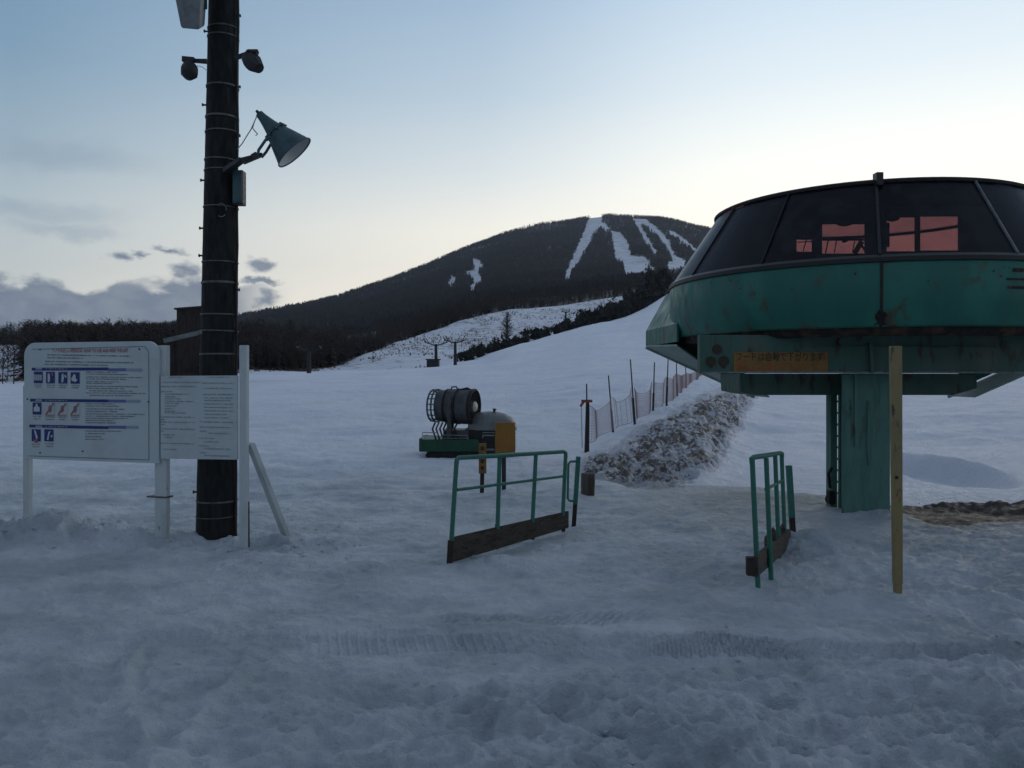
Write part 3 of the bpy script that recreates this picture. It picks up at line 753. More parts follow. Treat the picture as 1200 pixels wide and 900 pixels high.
tree('broad_tree', 'bare', (340-600)/F*420, 420, 15, 1.35, 'broad leafless tree standing on the skyline right of the utility pole', 12, detail=150)
for (u, y, h, lab) in ((16,97,7.5,'bare slim tree at the left picture edge, nearest to the sign board'), (3,99,7,'bare slim tree cut by the left edge of the picture'), (9,112,6,'small bare tree between the two at the left edge')):
    tree('slim_tree', 'bare', (u-600)/F*y, y, h, .7, lab, int(u)+50, detail=60, trunk_r=.009)

def shrub(u, y, w_, h_, seed, conifer=False):
    x = (u-600)/F*y
    root = empty('shrub', (x, y, h1(x, y)-0.1), 'dark dense shrub in the row along the left edge of the ski slope', 'shrub', 'shrubs in a row along the slope edge')
    r = np.random.default_rng(seed); n = 700
    d = r.normal(size=(n, 3)); d /= np.linalg.norm(d, axis=1)[:, None]; rad = r.uniform(.35, 1.05, n)**.6
    lob = 0.75+0.35*np.sin(d[:, 0]*5+seed)+0.2*np.cos(d[:, 2]*7+seed*2)
    c = d*rad[:, None]*lob[:, None]*np.array([w_/2, w_/2, h_/2]); c[:, 2] = np.abs(c[:, 2]+h_*0.42)
    s = r.uniform(.10, .28, n)[:, None, None]*(h_/2.2)
    T = c[:, None, :] + r.normal(size=(n, 3, 3))*s*np.array([1, 1, 1.2])
    mesh_from_tris('foliage', T, 'shrub', root)
    m = MB()
    for k in range(5):
        a = k*1.3; m.tube([(0,0,0),(math.cos(a)*w_*.2, math.sin(a)*w_*.2, h_*.55)], [.05, .02], 5)
    t = m.build('stems', 'bark', None); t.parent = root
    return root
us = [548,560,573,586,600,613,626,640,652,664,676,687,697,708,719,730,741,752,762,772]
for i, u in enumerate(us):
    yb = float(gy(u))+4; k = i/len(us)
    big = 1.0 + (0.5 if u in (697,708) else 0) + (0.7 if u > 715 else 0) + 0.15*math.sin(i*2.3)
    shrub(u+random.uniform(-3,3), yb+random.uniform(0,4), 6.2*big*(.8+.45*k), 3.7*big*(.75+.4*k), 100+i)
for (u, y, w_, h_) in ((748,305,9,7),(762,315,9,9),(771,322,10,11)):
    shrub(u, y, w_, h_, int(u))

# ------------------------------------------------------------------ distant lift towers, chairs, cabin
def tower(u, vbase, vtop, y, label, arms=1.0):
    x = (u-600)/F*y; z0 = min(float(Z(vbase, y)), h1(x, y)+.3); zt = float(Z(vtop, y)); root = empty('lift_tower', (x, y, z0-.5), label, 'lift tower', 'lift towers up the hillside')
    h = zt-z0+.5
    m = MB(); m.tube([(0,0,0),(0,0,h*.80)], [.34,.26], 10); a = m.build('mast', 'steel_far', None); a.parent = root
    m = MB(); m.bar((0,0,h*.74),(-2.2*arms,0,h*.86), .20); m.bar((0,0,h*.74),(2.2*arms,0,h*.86), .20); m.bar((-1.3*arms,0,h*.81),(-2.0*arms,0,h*1.0), .12); m.bar((1.3*arms,0,h*.81),(2.0*arms,0,h*1.0), .12); m.bar((-.35*arms,0,h*.78),(-.9*arms,0,h*.98), .10); m.bar((.35*arms,0,h*.78),(.9*arms,0,h*.98), .10)
    a = m.build('crossarm', 'steel_far', None); a.parent = root
    for s in (-1, 1):
        m = MB()
        for k in range(4): m.lathe([(.0,-.05),(.16,-.05),(.16,.05),(0,.05)], (s*2.1*arms, -.6+.4*k, h*.90), (1,0,0), 10)
        a = m.build('sheave_train', 'steel_far', None); a.parent = root
    return root
tower(511, 428, 396, 158, 'nearer left lift tower with forked arms at the foot of the rough hillside')
tower(533.5, 425, 393, 160, 'right one of the pair of forked lift towers beside the shrubs')
tower(663, 378, 361, 262, 'small dark lift tower in front of the grassy hillside, above the shrub row', .6)
tower(362, 436, 403, 120, 'single lift tower at the wood edge right of the utility pole', .8)
cb = MB(P(508, 427, 156)); cb.box(-1.2+(508-600)/F*156, 1.0+(508-600)/F*156, 155, 158, h1(-15,156)-.3, h1(-15,156)+1.5); cbo = cb.build('lift_cabin', 'steel_far', bevel=.06)
rf = MB(P(508, 427, 156)); rf.box(-1.4+(508-600)/F*156, 1.2+(508-600)/F*156, 154.8, 158.2, h1(-15,156)+1.5, h1(-15,156)+1.68); rf.build('roof', 'roof_dark', cbo)
tag(cbo, 'low dark attendant cabin at the foot of the left forked tower', 'cabin')
ch0 = None
for (u, v, y) in ((460,410,175),(486,408,172),(493,408,172),(506,409,165),(517,409,165),(529,409,164),(541,409,164),(548,403,185)):
    if ch0 is None:
        ch0 = empty('lift_chair', P(u, v, y), 'tiny empty lift chair hanging against the rough snowy hillside', 'lift chair', 'chairs hanging on the far lift')
        m = MB(); m.tube([(0,0,2.4),(0,.1,.9),(0,.2,.55)], .035, 6); a = m.build('hanger', 'steel_far', None); a.parent = ch0
        m = MB(); m.box(-.55,.55,-.2,.2,0,.05); m.tube([(-.55,.2,.05),(-.55,.2,.6),(.55,.2,.6),(.55,.2,.05)], .035, 5); a = m.build('seat', 'steel_far', None); a.parent = ch0
    else:
        c = copy_tree(ch0); c.location = P(u, v, y)

# ------------------------------------------------------------------ brown hut behind the pole
hb = 70.0; hx0, hx1 = (207-600)/F*hb, (243-600)/F*hb; hz = h1(hx0, hb)-.3
hut = empty('wooden_hut', ((hx0+hx1)/2, hb+3, hz), 'tall dark brown wooden hut behind the utility pole', 'hut')
m = MB((0,0,0)); m.hexa([(hx0,hb,hz),(hx1,hb,hz),(hx1,hb+6,hz),(hx0,hb+6,hz),(hx0,hb,Z(363,hb)),(hx1,hb,Z(360,hb)),(hx1,hb+6,Z(360,hb)),(hx0,hb+6,Z(363,hb))])
m.build('wall', 'wood_dark', hut)
m = MB((0,0,0)); m.hexa([(hx0-.15,hb-.2,Z(363,hb)),(hx1+.15,hb-.2,Z(360,hb)),(hx1+.15,hb+6.2,Z(360,hb)),(hx0-.15,hb+6.2,Z(363,hb)),(hx0-.15,hb-.2,Z(361,hb)),(hx1+.15,hb-.2,Z(358,hb)),(hx1+.15,hb+6.2,Z(358,hb)),(hx0-.15,hb+6.2,Z(361,hb))])
m.build('roof', 'roof_dark', hut)
ax0 = (191-600)/F*hb
m = MB((0,0,0)); m.box(ax0, hx0-.01, hb+.5, hb+5, hz, float(Z(396,hb))); m.build('annex', 'wood_dark', hut)
m = MB((0,0,0)); m.box(ax0-.2, hx0-.01, hb+.3, hb+5.2, float(Z(396,hb)), float(Z(394,hb))); m.build('annex_roof', 'roof_dark', hut)
m = MB((0,0,0)); m.box(hx0+.3, hx1-.3, hb-.9, hb-.003, hz, float(Z(437,hb))+.0); m.build('porch', 'wood_dark', hut)

# ------------------------------------------------------------------ net fence
stakes = [(687.4,449.7,688.4,529.6,18.0),(713,440,719,509,20.3),(738.7,421,744.4,496,20.6),(767,424.5,765,486,23.5),(783,418,781,475,26),(792.5,423,794,468,30.5),(803.5,428,804,461,38),(816.5,428,816,453,45),(824,430,824,447,55)]
tops = []; bots = []
for i, (ut, vt_, ub, vb, y) in enumerate(stakes):
    b_ = P(ub, vb, y); zg = h1(b_.x, y); t_ = P(ut, vt_, y); b_.z = min(b_.z, zg)-.1
    lab = ['first net stake from the left, with an orange hose clip', 'second net stake from the left, leaning left'][i] if i < 2 else 'thin dark stake holding the orange net along the slope'
    s = MB(b_); mid = b_.lerp(t_, .45)
    s.tube([mid-(t_-b_)*.02, t_], [.012+y*.0003, .009+y*.0003], 8); so = s.build('net_stake', 'stake')
    s2 = MB(b_); s2.tube([b_, mid], [.026+y*.0003, .024+y*.0003], 8); s2.build('socket', 'stake', so)
    tag(so, lab, 'net stake', 'stakes of the net fence'); tops.append(t_); bots.append(b_)
    if i == 0:
        hy = MB((b_.x, b_.y, b_.z))
        hy.bar(b_+Vector((-.02,-.05,.05)), b_+Vector((-.0,-.05,1.25)), .10, .07); ho = hy.build('hydrant_post', 'bare')
        k = MB((b_.x, b_.y, b_.z)); k.bar(b_+Vector((-.14,-.06,1.22)), b_+Vector((.10,-.06,1.22)), .06); k.bar(b_+Vector((-.16,-.06,1.10)), b_+Vector((-.09,-.06,1.20)), .05); k.build('clip', 'orange', ho)
        k = MB((b_.x, b_.y, b_.z)); k.tube([b_+Vector((-.14,-.06,1.12)), b_+Vector((-.13,-.08,.5)), b_+Vector((-.12,-.06,.2))], .012, 6); k.build('hose', 'white_paint', ho)
        tag(ho, 'dark post with orange clip standing against the first net stake', 'post')
nb = MB(tuple(bots[0]))
hfrac = [(.72,.18),(.66,.16),(.60,.14),(.66,.14),(.62,.14),(.70,.12),(.75,.12),(.8,.12),(.8,.12)]
def netp(i, f, k):     # k 0 bottom .. 1 top
    a0 = bots[i].lerp(tops[i], hfrac[i][1]); a1 = bots[i].lerp(tops[i], hfrac[i][0])
    b0 = bots[i+1].lerp(tops[i+1], hfrac[i+1][1]); b1 = bots[i+1].lerp(tops[i+1], hfrac[i+1][0])
    p = a0.lerp(a1, k).lerp(b0.lerp(b1, k), f); sag = math.sin(math.pi*f)*(.22*k+.02)*(1 if i < 3 else .5)
    p.z = p.z-sag; p.x += .05*math.sin(f*9+i); return p
def strip(p, q, wd):
    d = (q-p); n = Vector((d.z, 0, -d.x)); 
    if n.length < 1e-6: n = Vector((1,0,0))
    n = n.normalized()*wd/2; vs = [nb.b.verts.new(c-nb.o) for c in (p-n, q-n, q+n, p+n)]; nb.b.faces.new(vs)
for i in range(len(stakes)-1):
    L = (bots[i+1]-bots[i]).length; n = max(4, int(L/.09)); m_ = 13
    for a in range(n):
        for b in range(m_+1):
            k = b/m_
            strip(netp(i, a/n, k), netp(i, (a+1)/n, k), .014 if b in (0, m_) else .007)
        for b in range(m_): strip(netp(i, (a+.5)/n, b/m_), netp(i, (a+.5)/n, (b+1)/m_), .007)
no = nb.build('safety_net', 'net'); tag(no, 'sagging translucent orange safety net strung between stakes beside the slope', 'net')

# ------------------------------------------------------------------ snow gun on tracked carriage
gy0 = 16.7; PX = gy0/F
gz = h1(-1.4, gy0)-.03
gun = empty('snow_gun', ((545-600)*PX, gy0, gz), 'grey fan snow gun on a dark green tracked carriage with a rounded grey hood', 'snow gun')
def gu(u): return (u-600)*PX
def gv(v): return float(Z(v, gy0))
G = lambda: MB((gu(545), gy0, gz))
dz0 = gz-gv(533)
gv_ = gv; 
def gv(v): return float(gv_(v))+ (dz0 if v > 520 else 0)
m = G(); m.box(gu(494), gu(562), gy0-.45, gy0+.6, gv_(527), gv_(513)); m.box(gu(490+4), gu(498), gy0-.47, gy0+.62, gv_(526), gv_(512)); m.build('deck', 'gun_green', gun, bevel=.012)
for s_, ya in ((0, gy0-.40), (1, gy0+.25)):
    m = G(); a, b = gu(501), gu(596); z0, z1 = gz-.02, gv_(526)-.003
    pr = [(a+.05,z0),(b-.05,z0),(b,(z0+z1)/2),(b-.05,z1),(a+.05,z1),(a,(z0+z1)/2)]
    m.poly([(p[0], ya, p[1]) for p in pr], (0, .30, 0))
    for k in range(26):
        xx_ = a+.05+k*(b-a-.1)/25; m.box(xx_-.012, xx_+.012, ya-.012, ya+.312, z0-.02, z0-.001)
    m.build('track', 'gun_dark', gun)
axis = Vector((-math.cos(R(17)), math.sin(R(17)), .02)).normalized()      # blows to the left, slightly away
bc = Vector((gu(532), gy0-.02, gv_(476)))
# barrel
m = G(); m.lathe([(.29,.33),(.315,.32),(.325,.24),(.335,.10),(.345,.06),(.355,0),(.355,-.38),(.345,-.42),(.33,-.42),(.33,-.2),(.28,.1),(.27,.31),(.29,.33)], bc, axis, 40); m.build('barrel', 'gun_metal', gun, smooth=True)
m = G(); m.lathe([(.34,.10),(.352,.10),(.352,.14),(.34,.14)], bc, axis, 40); m.lathe([(.357,-.10),(.364,-.10),(.364,-.14),(.357,-.14)], bc, axis, 40); m.build('barrel_band', 'gun_dark', gun)
# nozzle crown at the front
m = G()
for r0, off in ((.335,.37),(.315,.46)):
    m.lathe([(r0-.010,off-.016),(r0+.010,off-.016),(r0+.010,off+.016),(r0-.010,off+.016),(r0-.010,off-.016)], bc, axis, 40)
q = Vector((0,0,1)).rotation_difference(axis)
for k in range(18):
    a = 2*math.pi*k/18; p = bc+q@Vector((math.cos(a)*.335, math.sin(a)*.335, .31)); p2 = bc+q@Vector((math.cos(a)*.325, math.sin(a)*.318, .48)); m.tube([p, p2], .011, 6)
m.build('nozzle_ring', 'lamp_grey', gun)
# intake end
m = G(); m.disc(bc+axis*(-.30), .325, axis); m.lathe([(.33,-.36),(.365,-.40),(.37,-.45),(.34,-.47),(.32,-.43)], bc, axis, 40); m.build('intake_rim', 'gun_dark', gun, smooth=True)
m = G()
for rr in (.13,.19,.25,.31): m.lathe([(rr-.004,-.44),(rr+.004,-.44),(rr+.004,-.45),(rr-.004,-.45),(rr-.004,-.44)], bc, axis, 32)
for k in range(12):
    a = 2*math.pi*k/12; m.tube([bc+q@Vector((math.cos(a)*.08, math.sin(a)*.08, -.445)), bc+q@Vector((math.cos(a)*.34, math.sin(a)*.34, -.445))], .005, 5)
m.build('intake_grille', 'gun_dark', gun)
m = G(); m.lathe([(0.001,-.50),(.06,-.495),(.10,-.47),(.115,-.43),(.115,-.35)], bc, axis, 28); m.build('hub', 'ivory', gun, smooth=True)
# yoke and supports
m = G(); m.box(gu(525.5), gu(530.5), gy0-.42, gy0-.37, gv_(513), gv_(458)); m.box(gu(525.5), gu(530.5), gy0+.34, gy0+.39, gv_(513), gv_(458)); m.box(gu(521), gu(550), gy0-.35, gy0+.33, gv_(513), gv_(503)); m.build('yoke', 'gun_metal', gun, bevel=.006)
m = G(); m.tube([(gu(529),gy0-.1,gv_(457)),(gu(530),gy0-.1,gv_(453.5)),(gu(535),gy0-.1,gv_(453)),(gu(537),gy0-.1,gv_(456.5))], .015, 6); m.tube([(gu(540),gy0-.15,gv_(457)),(gu(548),gy0-.15,gv_(455)),(gu(554),gy0-.2,gv_(458))], .025, 6); m.box(gu(536), gu(544), gy0-.15, gy0, gv_(459), gv_(455.3)); m.build('top_fittings', 'gun_dark', gun)
m = G()
for k in range(7): 
    u0 = 512+k*4.2; m.tube([(gu(u0), gy0-.38+.02*k, gv_(494)), (gu(u0-3), gy0-.40, gv_(501)), (gu(u0+1), gy0-.4, gv_(513))], .018, 6)
m.build('hoses', 'gun_dark', gun)
m = G(); 
for (a, b, t) in ((497,516,505),(520,550,508)):
    m.tube([(gu(a),gy0-.44,gv_(513)),(gu(a+1),gy0-.44,gv_(t)),(gu(b-1),gy0-.44,gv_(t+.5)),(gu(b),gy0-.44,gv_(513))], .009, 6)
    m.tube([(gu(a+1),gy0-.44,gv_(t+3.5)),(gu(b),gy0-.44,gv_(t+3.8))], .007, 6)
m.build('handrail', 'lamp_pale', gun)
# hood: rounded loft
m = G(); rings = []
prof = [(549,487,.30),(555,484.5,.36),(563,482.8,.40),(573,482,.44),(583,482.6,.45),(592,484.8,.44),(599,488.5,.41),(603.5,493,.36),(605.5,499,.30)]
for (u, vtop, hw) in prof:
    x = gu(u); zt = gv_(vtop); zb = gv_(503); n = 14; rg = []
    for k in range(n+1):
        a = math.pi*k/n; rg.append(m.b.verts.new(Vector((x, gy0+.05-math.cos(a)*hw, zb+(zt-zb)*math.sin(a)**.7))-m.o))
    rings.append(rg)
for a, b in zip(rings, rings[1:]):
    for k in range(14): m.b.faces.new((a[k], a[k+1], b[k+1], b[k]))
m.b.faces.new(rings[0]); m.b.faces.new(rings[-1][::-1])
m.build('hood', 'hood', gun, smooth=True)
m = G(); m.box(gu(545), gu(604), gy0-.33, gy0+.44, gv_(527), gv_(502.5)); m.build('engine_box', 'gun_dark', gun, bevel=.02)
m = G(); m.tube([(gu(579),gy0,gv_(483)),(gu(579.5),gy0,gv_(479.5))], .028, 10); m.tube([(gu(579.5),gy0,gv_(479.8)),(gu(579.6),gy0,gv_(478.8))], .04, 10); m.build('exhaust', 'gun_dark', gun)
m = G()
for (a, b, v0, v1) in ((566,580,505,506.2),(566,580,508,509.6),(571,580,524,526.3)): m.box(gu(a), gu(b), gy0-.352, gy0-.332, gv_(v1), gv_(v0))
m.box(gu(566), gu(567.2), gy0-.352, gy0-.332, gv_(512), gv_(509.7)); m.build('panel_frame', 'lamp_pale', gun)

# ------------------------------------------------------------------ two small signs by the gun
y_ = 11.1
m = MB((0,0,0)); c = P(590.5, 555, y_); zb = h1(c.x, y_)-.15; m.o = Vector((c.x, y_, zb)); m.bar((c.x, y_, zb), (c.x, y_, float(Z(497, y_))), .058); so = m.build('sign_post', 'stake', bevel=.004)
tag(so, 'blank orange-yellow board on a dark post in front of the snow gun', 'sign')
m = MB(tuple(so.location)); a, b = P(580.3, 531, y_-.05), P(603.7, 495, y_-.05); m.box(a.x, b.x, y_-.055, y_-.033, a.z, b.z); m.build('board', 'orange_sign', so, bevel=.006)
c = P(565.5, 555, y_); zb = h1(c.x, y_)-.15; m = MB((c.x, y_, zb)); m.bar((c.x-.01, y_, zb), (c.x, y_, float(Z(522, y_))), .055); hp = m.build('marker_post', 'bare', bevel=.004)
tag(hp, 'narrow yellow and black marker plate on a dark post left of the orange board', 'marker post')
m = MB((c.x, y_, zb)); a, b = P(561, 555, y_-.05), P(570, 519.5, y_-.05); m.box(a.x, b.x, y_-.05, y_-.031, a.z, b.z); pl = m.build('plate', 'label_yellow', hp, bevel=.003)
for (v0, v1) in ((523,528),(533,537),(538,543),(546,551)):
    m = MB((c.x, y_, zb)); uc = 565.5
    pts_ = [P(uc-2, v0, y_-.052), P(uc+1.5, v0+.6, y_-.052), P(uc+2.2, (v0+v1)/2, y_-.052), P(uc+.5, v1, y_-.052), P(uc-2.4, v1-1, y_-.052)]
    m.poly(pts_, (0, -.002, 0)); m.build('black_mark', 'black', pl)
# stump
y_ = 10.8; c = P(688.6, 582, y_); zb = h1(c.x, y_)-.05
m = MB((c.x, y_, zb)); m.lathe([(.001,0),(.092,0),(.090,.10),(.094,.2),(.090,.315),(.08,.325),(.001,.318)], (c.x, y_, zb), (0.02,0,1), 18); so = m.build('wooden_stump', 'stump', smooth=True)
tag(so, 'short grey round wooden block standing in the snow right of the left railing', 'stump')

# ------------------------------------------------------------------ green railings with a kickboard
def rail_side(root, org, ptsL, mats): pass
def railing(label, verts, tops, mid, board, board_d, loc):
    root = empty('railing', loc, label, 'railing', 'green railings at the lift entrance')
    o = tuple(loc)
    for (a, b) in verts:
        m = MB(o); m.tube([a, b], .020, 10); m.build('post', 'rail', root, smooth=True)
    m = MB(o); m.tube(tops, .020, 10); m.build('top_rail', 'rail', root, smooth=True)
    m = MB(o); m.tube(mid, .014, 8); m.build('middle_rail', 'rail', root, smooth=True)
    m = MB(o); m.hexa(board); bo = m.build('kickboard', 'board_wood', root, bevel=.006)
    return root, bo
yl, yr = 6.89, 8.39
def yl_at(u): # depth along the left railing: straight line in plan
    A = P(527,663,yl); B = P(660,623,yr); s = (u-600)/F
    return (A.y-A.x*(B.y-A.y)/(B.x-A.x))/(1-s*(B.y-A.y)/(B.x-A.x))
V = []
for (ut, vt_, ub, vb, base) in ((535,540,527,666,1),(585.5,536,583,620,0),(533/1+95,533,624,612,0),(663,531,659.5,604,0)):
    y1 = yl_at(ut); y2 = yl_at(ub); V.append((P(ub, vb, y2), P(ut, vt_, y1)))
def on(u, v): return P(u, v, yl_at(u))
bd = [on(530.5,659), on(664.5,619), on(664.5,619)+Vector((.02,.035,0)), on(530.5,659)+Vector((.02,.035,0)), on(531.5,629), on(664.5,599), on(664.5,599)+Vector((.02,.035,0)), on(531.5,629)+Vector((.02,.035,0))]
tp = [on(534.8,545), on(535.5,538.5), on(538,536.4), on(585,534), on(660,529.3), on(662.8,530.5), on(663.2,536)]
root, bo = railing('left green tube railing with a long grey plank along its foot', V, tp, [on(535.6,574), on(660.5,558)], bd, None, Vector((V[0][0].x, V[0][0].y, 0)))
for (u, v0, v1) in ((623.8,612,636),(660,600,627),(581,616,645)):
    m = MB(tuple(root.location)); a = on(u, v0)+Vector((.01,.06,0)); b = on(u-.5, v1)+Vector((.01,.06,0)); m.tube([a, b], .02, 8); m.build('foot', 'bare', root)
m = MB(tuple(root.location)); m.bar(on(528.6,633)+Vector((-.0,-.012,0)), on(526.8,665)+Vector((-.0,-.012,0)), .05); m.build('foot', 'bare', root)
m = MB(tuple(root.location)); yb = 8.72
m.tube([P(676,540.5,yb), P(668.5,541,yb), P(666.2,543.5,yb), P(665.6,560,yb), P(665.3,584,yb), P(667.3,587,yb), P(673.5,587,yb)], .013, 8); m.build('loop_handle', 'rail', root, smooth=True)
def gate_post(ut, ub, vt_, vm, vb, y, wd, label):
    b_ = P(ub, vb, y); b_.z = min(b_.z, h1(b_.x, y))-.04; t_ = P(ut, vt_, y); f = (vm-vt_)/(vb-vt_); mid = t_.lerp(b_, f)
    m = MB(tuple(b_)); m.bar(mid, t_, wd); po = m.build('gate_post', 'rail', bevel=.004)
    m = MB(tuple(b_)); m.bar(b_, mid, wd*.92); m.build('lower_end', 'bare', po, bevel=.003)
    tag(po, label, 'post', 'square green gate posts'); return po
gate_post(677.8, 672, 535, 587, 616, 8.75, .048, 'square green post with a bare dark foot at the right end of the left railing')
gate_post(924.3, 930, 545.5, 603, 634, 7.9, .052, 'square green post with a bare dark foot behind the right railing')
# right railing, seen nearly end-on
Vr = [(P(888.5,691.6,6.1), P(881.5,539,6.1)), (P(903.7,681,6.42), P(897.9,537,6.42)), (P(913,654,7.16), P(908.4,534,7.16)), (P(920,636,7.72), P(916,533,7.72))]
A = P(882.5,652,6.0); B = P(922,620,7.8); A2 = P(882.5,676,6.0); B2 = P(922,641,7.8)
off = Vector((.038,.0,0))
bd = [A2-off*.2, B2-off*.2, B2+off, A2+off, A-off*.2, B-off*.2, B+off, A+off]
tp = [P(881.4,543,6.1), P(880.8,537.5,6.1), P(883.5,535.8,6.12), P(897.9,533.8,6.42), P(914.5,530.8,7.7), P(916.3,531.5,7.74), P(916.5,536,7.74)]
root, bo = railing('right green tube railing seen almost end-on, with a ragged dark plank', Vr, tp, [P(897.5,573.5,6.42), P(918,562.5,7.74)], [p for p in bd], None, Vector((Vr[0][0].x, Vr[0][0].y, 0)))
m = MB(tuple(root.location)); a = P(879.4,674,5.98); m.bar(a, P(879.2,652.5,5.98), .055); m.build('plank_end', 'bare', root, bevel=.004)
for k, (u, v, y, s_) in enumerate(((900,636,6.6,.07),(906,628,6.95,.065),(912,630,7.3,.07),(917,622,7.55,.06))):
    m = MB(tuple(root.location)); c = P(u, v, y); m.sphere(c, s_, (.35,.9,1.1), 2, .35); m.build('torn_padding', 'board_wood', root)
# leaning yellow stake
b_ = P(1052, 700, 5.88); b_.z = min(b_.z, h1(b_.x, b_.y))-.08; t_ = P(1049.3, 405.5, 5.88); mid = t_.lerp(b_, .90)
kn = t_.lerp(b_, .905)
m = MB(tuple(b_)); m.bar(kn, t_, .060, .074, .045); yp = m.build('yellow_stake', 'yellow', bevel=.004)
m = MB(tuple(b_)); m.bar(b_, kn, .036, .048, .04); m.build('lower_end', 'yellow', yp, bevel=.003)
m = MB(tuple(b_)); kc = P(1050.5,559.5,5.84); m.lathe([(.001,0),(.012,0),(.012,.008),(.001,.008)], kc, (0,-1,0), 10); m.build('bolt', 'bare', yp)
tag(yp, 'tall chipped yellow wooden stake in front of the lift station', 'stake')

# ------------------------------------------------------------------ information board
o0 = Vector((-4.867, 8.17, 0)); dirs = Vector((.9605, -.2783, 0)); nrm = Vector((-.2783, -.9605, 0))
def Q(s, z, d=0): return o0+dirs*s+nrm*d+Vector((0,0,z))
ib = empty('information_board', o0, 'white lift rules board of two panels on posts, left of the utility pole', 'sign board')
def IB(): return MB(tuple(o0))
def post(s0, s1, zt, d0, d1, name='post', mat='white_paint'):
    m = IB(); zb = -.15
    m.hexa([Q(s0,zb,d0),Q(s1,zb,d0),Q(s1,zb,d1),Q(s0,zb,d1),Q(s0,zt,d0),Q(s1,zt,d0),Q(s1,zt,d1),Q(s0,zt,d1)]); return m.build(name, mat, ib, bevel=.006)
post(-.05, .02, 1.5, -.032, -.09); post(1.525, 1.655, 1.885, -.032, -.09); post(2.485, 2.56, 1.875, .02, -.03)
m = IB(); m.bar(Q(2.55,.975,-.06), P(345, 640, 7.9)+Vector((0,0,-.1)), .082, .082, .05); m.build('brace', 'white_paint', ib, bevel=.006)
m = IB(); m.bar(Q(1.58,1.93,-.09), P(240,388.5,7.92), .040, .040); m.build('tie_bar', 'lamp_pale', ib, bevel=.004)
m = IB(); m.tube([Q(2.56,-.1,-.02), Q(2.558,.45,-.02)], .009, 6); m.build('ground_rod', 'bare', ib)
m = IB(); m.hexa([Q(1.44,.44,-.025),Q(1.66,.44,-.025),Q(1.66,.44,-.125),Q(1.44,.44,-.125),Q(1.44,.455,-.025),Q(1.66,.455,-.025),Q(1.66,.455,-.125),Q(1.44,.455,-.125)]); m.build('strap', 'band', ib)
def rounded(s0, s1, z0, z1, r, d, top_only=True, th=.03, name='panel', mat='board'):
    pts = [(s0, z0), (s1, z0)]
    for k in range(9): a = math.pi/2*k/8; pts.append((s1-r+r*math.cos(a), z1-r+r*math.sin(a)))
    for k in range(9): a = math.pi/2+math.pi/2*k/8; pts.append((s0+r+r*math.cos(a), z1-r+r*math.sin(a)))
    m = IB(); m.poly([Q(s, z, d) for s, z in pts], -nrm*th); return m.build(name, mat, ib, bevel=.003)
p1 = rounded(0, 1.60, .77, 1.925, .13, 0, name='large_panel')
m = IB(); m.hexa([Q(1.62,.815,-.0),Q(2.452,.83,-.0),Q(2.452,.83,-.025),Q(1.62,.815,-.025),Q(1.62,1.595,0),Q(2.452,1.60,0),Q(2.452,1.60,-.025),Q(1.62,1.595,-.025)]); p2 = m.build('small_panel', 'board', ib, bevel=.003)
def rect(s0, s1, z0, z1, name, mat, par, d=.004, sk=0):
    m = IB(); m.poly([Q(s0,z0,d),Q(s1,z0+sk,d),Q(s1,z1+sk,d),Q(s0,z1,d)]); return m.build(name, mat, par)
def S_(u): return (u-29)/158*1.605
def ZB(u, v):
    t = (u-29)/158; top = 403-5*t; bot = 538+5*t; return .77+(bot-v)/(bot-top)*1.155
def prect(u0, v0, u1, v1, name, mat, par, d=.004): return rect(S_(u0), S_(u1), ZB((u0+u1)/2, v1), ZB((u0+u1)/2, v0), name, mat, par, d)
def text_mesh(body, size, name, mat, par, loc, xdir, zdir, width=None, off=0):
    cu = bpy.data.curves.new(name, 'FONT'); cu.body = body; cu.size = size; cu.offset = off; cu.resolution_u = 2
    ob = bpy.data.objects.new(name, cu); col.objects.link(ob); bpy.context.view_layer.update()
    dg = bpy.context.evaluated_depsgraph_get(); me = bpy.data.meshes.new_from_object(ob.evaluated_get(dg)); me.name = name
    bpy.data.objects.remove(ob); me.materials.clear()
    xs = [v.co.x for v in me.vertices]; w0 = max(xs)-min(xs) if xs else 1; k = (width/w0) if width else 1
    X = Vector(xdir).normalized(); Zd = Vector(zdir).normalized(); base = Vector(loc); pl_ = Vector((0,0,0)); po = par
    while po: pl_ += Vector(po.location); po = po.parent
    for v in me.vertices: v.co = base + X*(v.co.x-min(xs))*k + Zd*v.co.y - pl_
    return link(name, me, mat, par)
text_mesh('リフトの正しい利用方法', .052, 'title_text', 'red', p1, Q(S_(64), ZB(85,412.8), .005), dirs, (0,0,1), .36, .0008)
text_mesh('HOW TO USE AND RIDE THE LIFT', .050, 'title_text', 'red', p1, Q(S_(101.5), ZB(125,412.4), .005), dirs, (0,0,1), .52, .0008)
def lines(par, rows, mat, s_of, z_of, hpx=1.25, name='small_print', seed=1, d=.004):
    """rows of broken dashes standing for print too small to read"""
    r = random.Random(seed); m = IB()
    for (u0, u1, v) in rows:
        u = u0
        while u < u1:
            L = r.uniform(.5, 2.2); L = min(L, u1-u); hh_ = hpx*r.uniform(.55, 1.0)
            m.poly([Q(s_of(u), z_of(u, v+hh_/2), d), Q(s_of(u+L), z_of(u+L, v+hh_/2), d), Q(s_of(u+L), z_of(u+L, v-hh_/2), d), Q(s_of(u), z_of(u, v-hh_/2), d)])
            u += L+r.uniform(.15, .6) + (r.uniform(.6,1.6) if r.random() < .12 else 0)
    return m.build(name, mat, par)
lines(p1, [(58,155,416.4),(58,100,419.8),(55,160,424.2),(54,129,427.6)], 'print', S_, ZB, 1.5, seed=2)
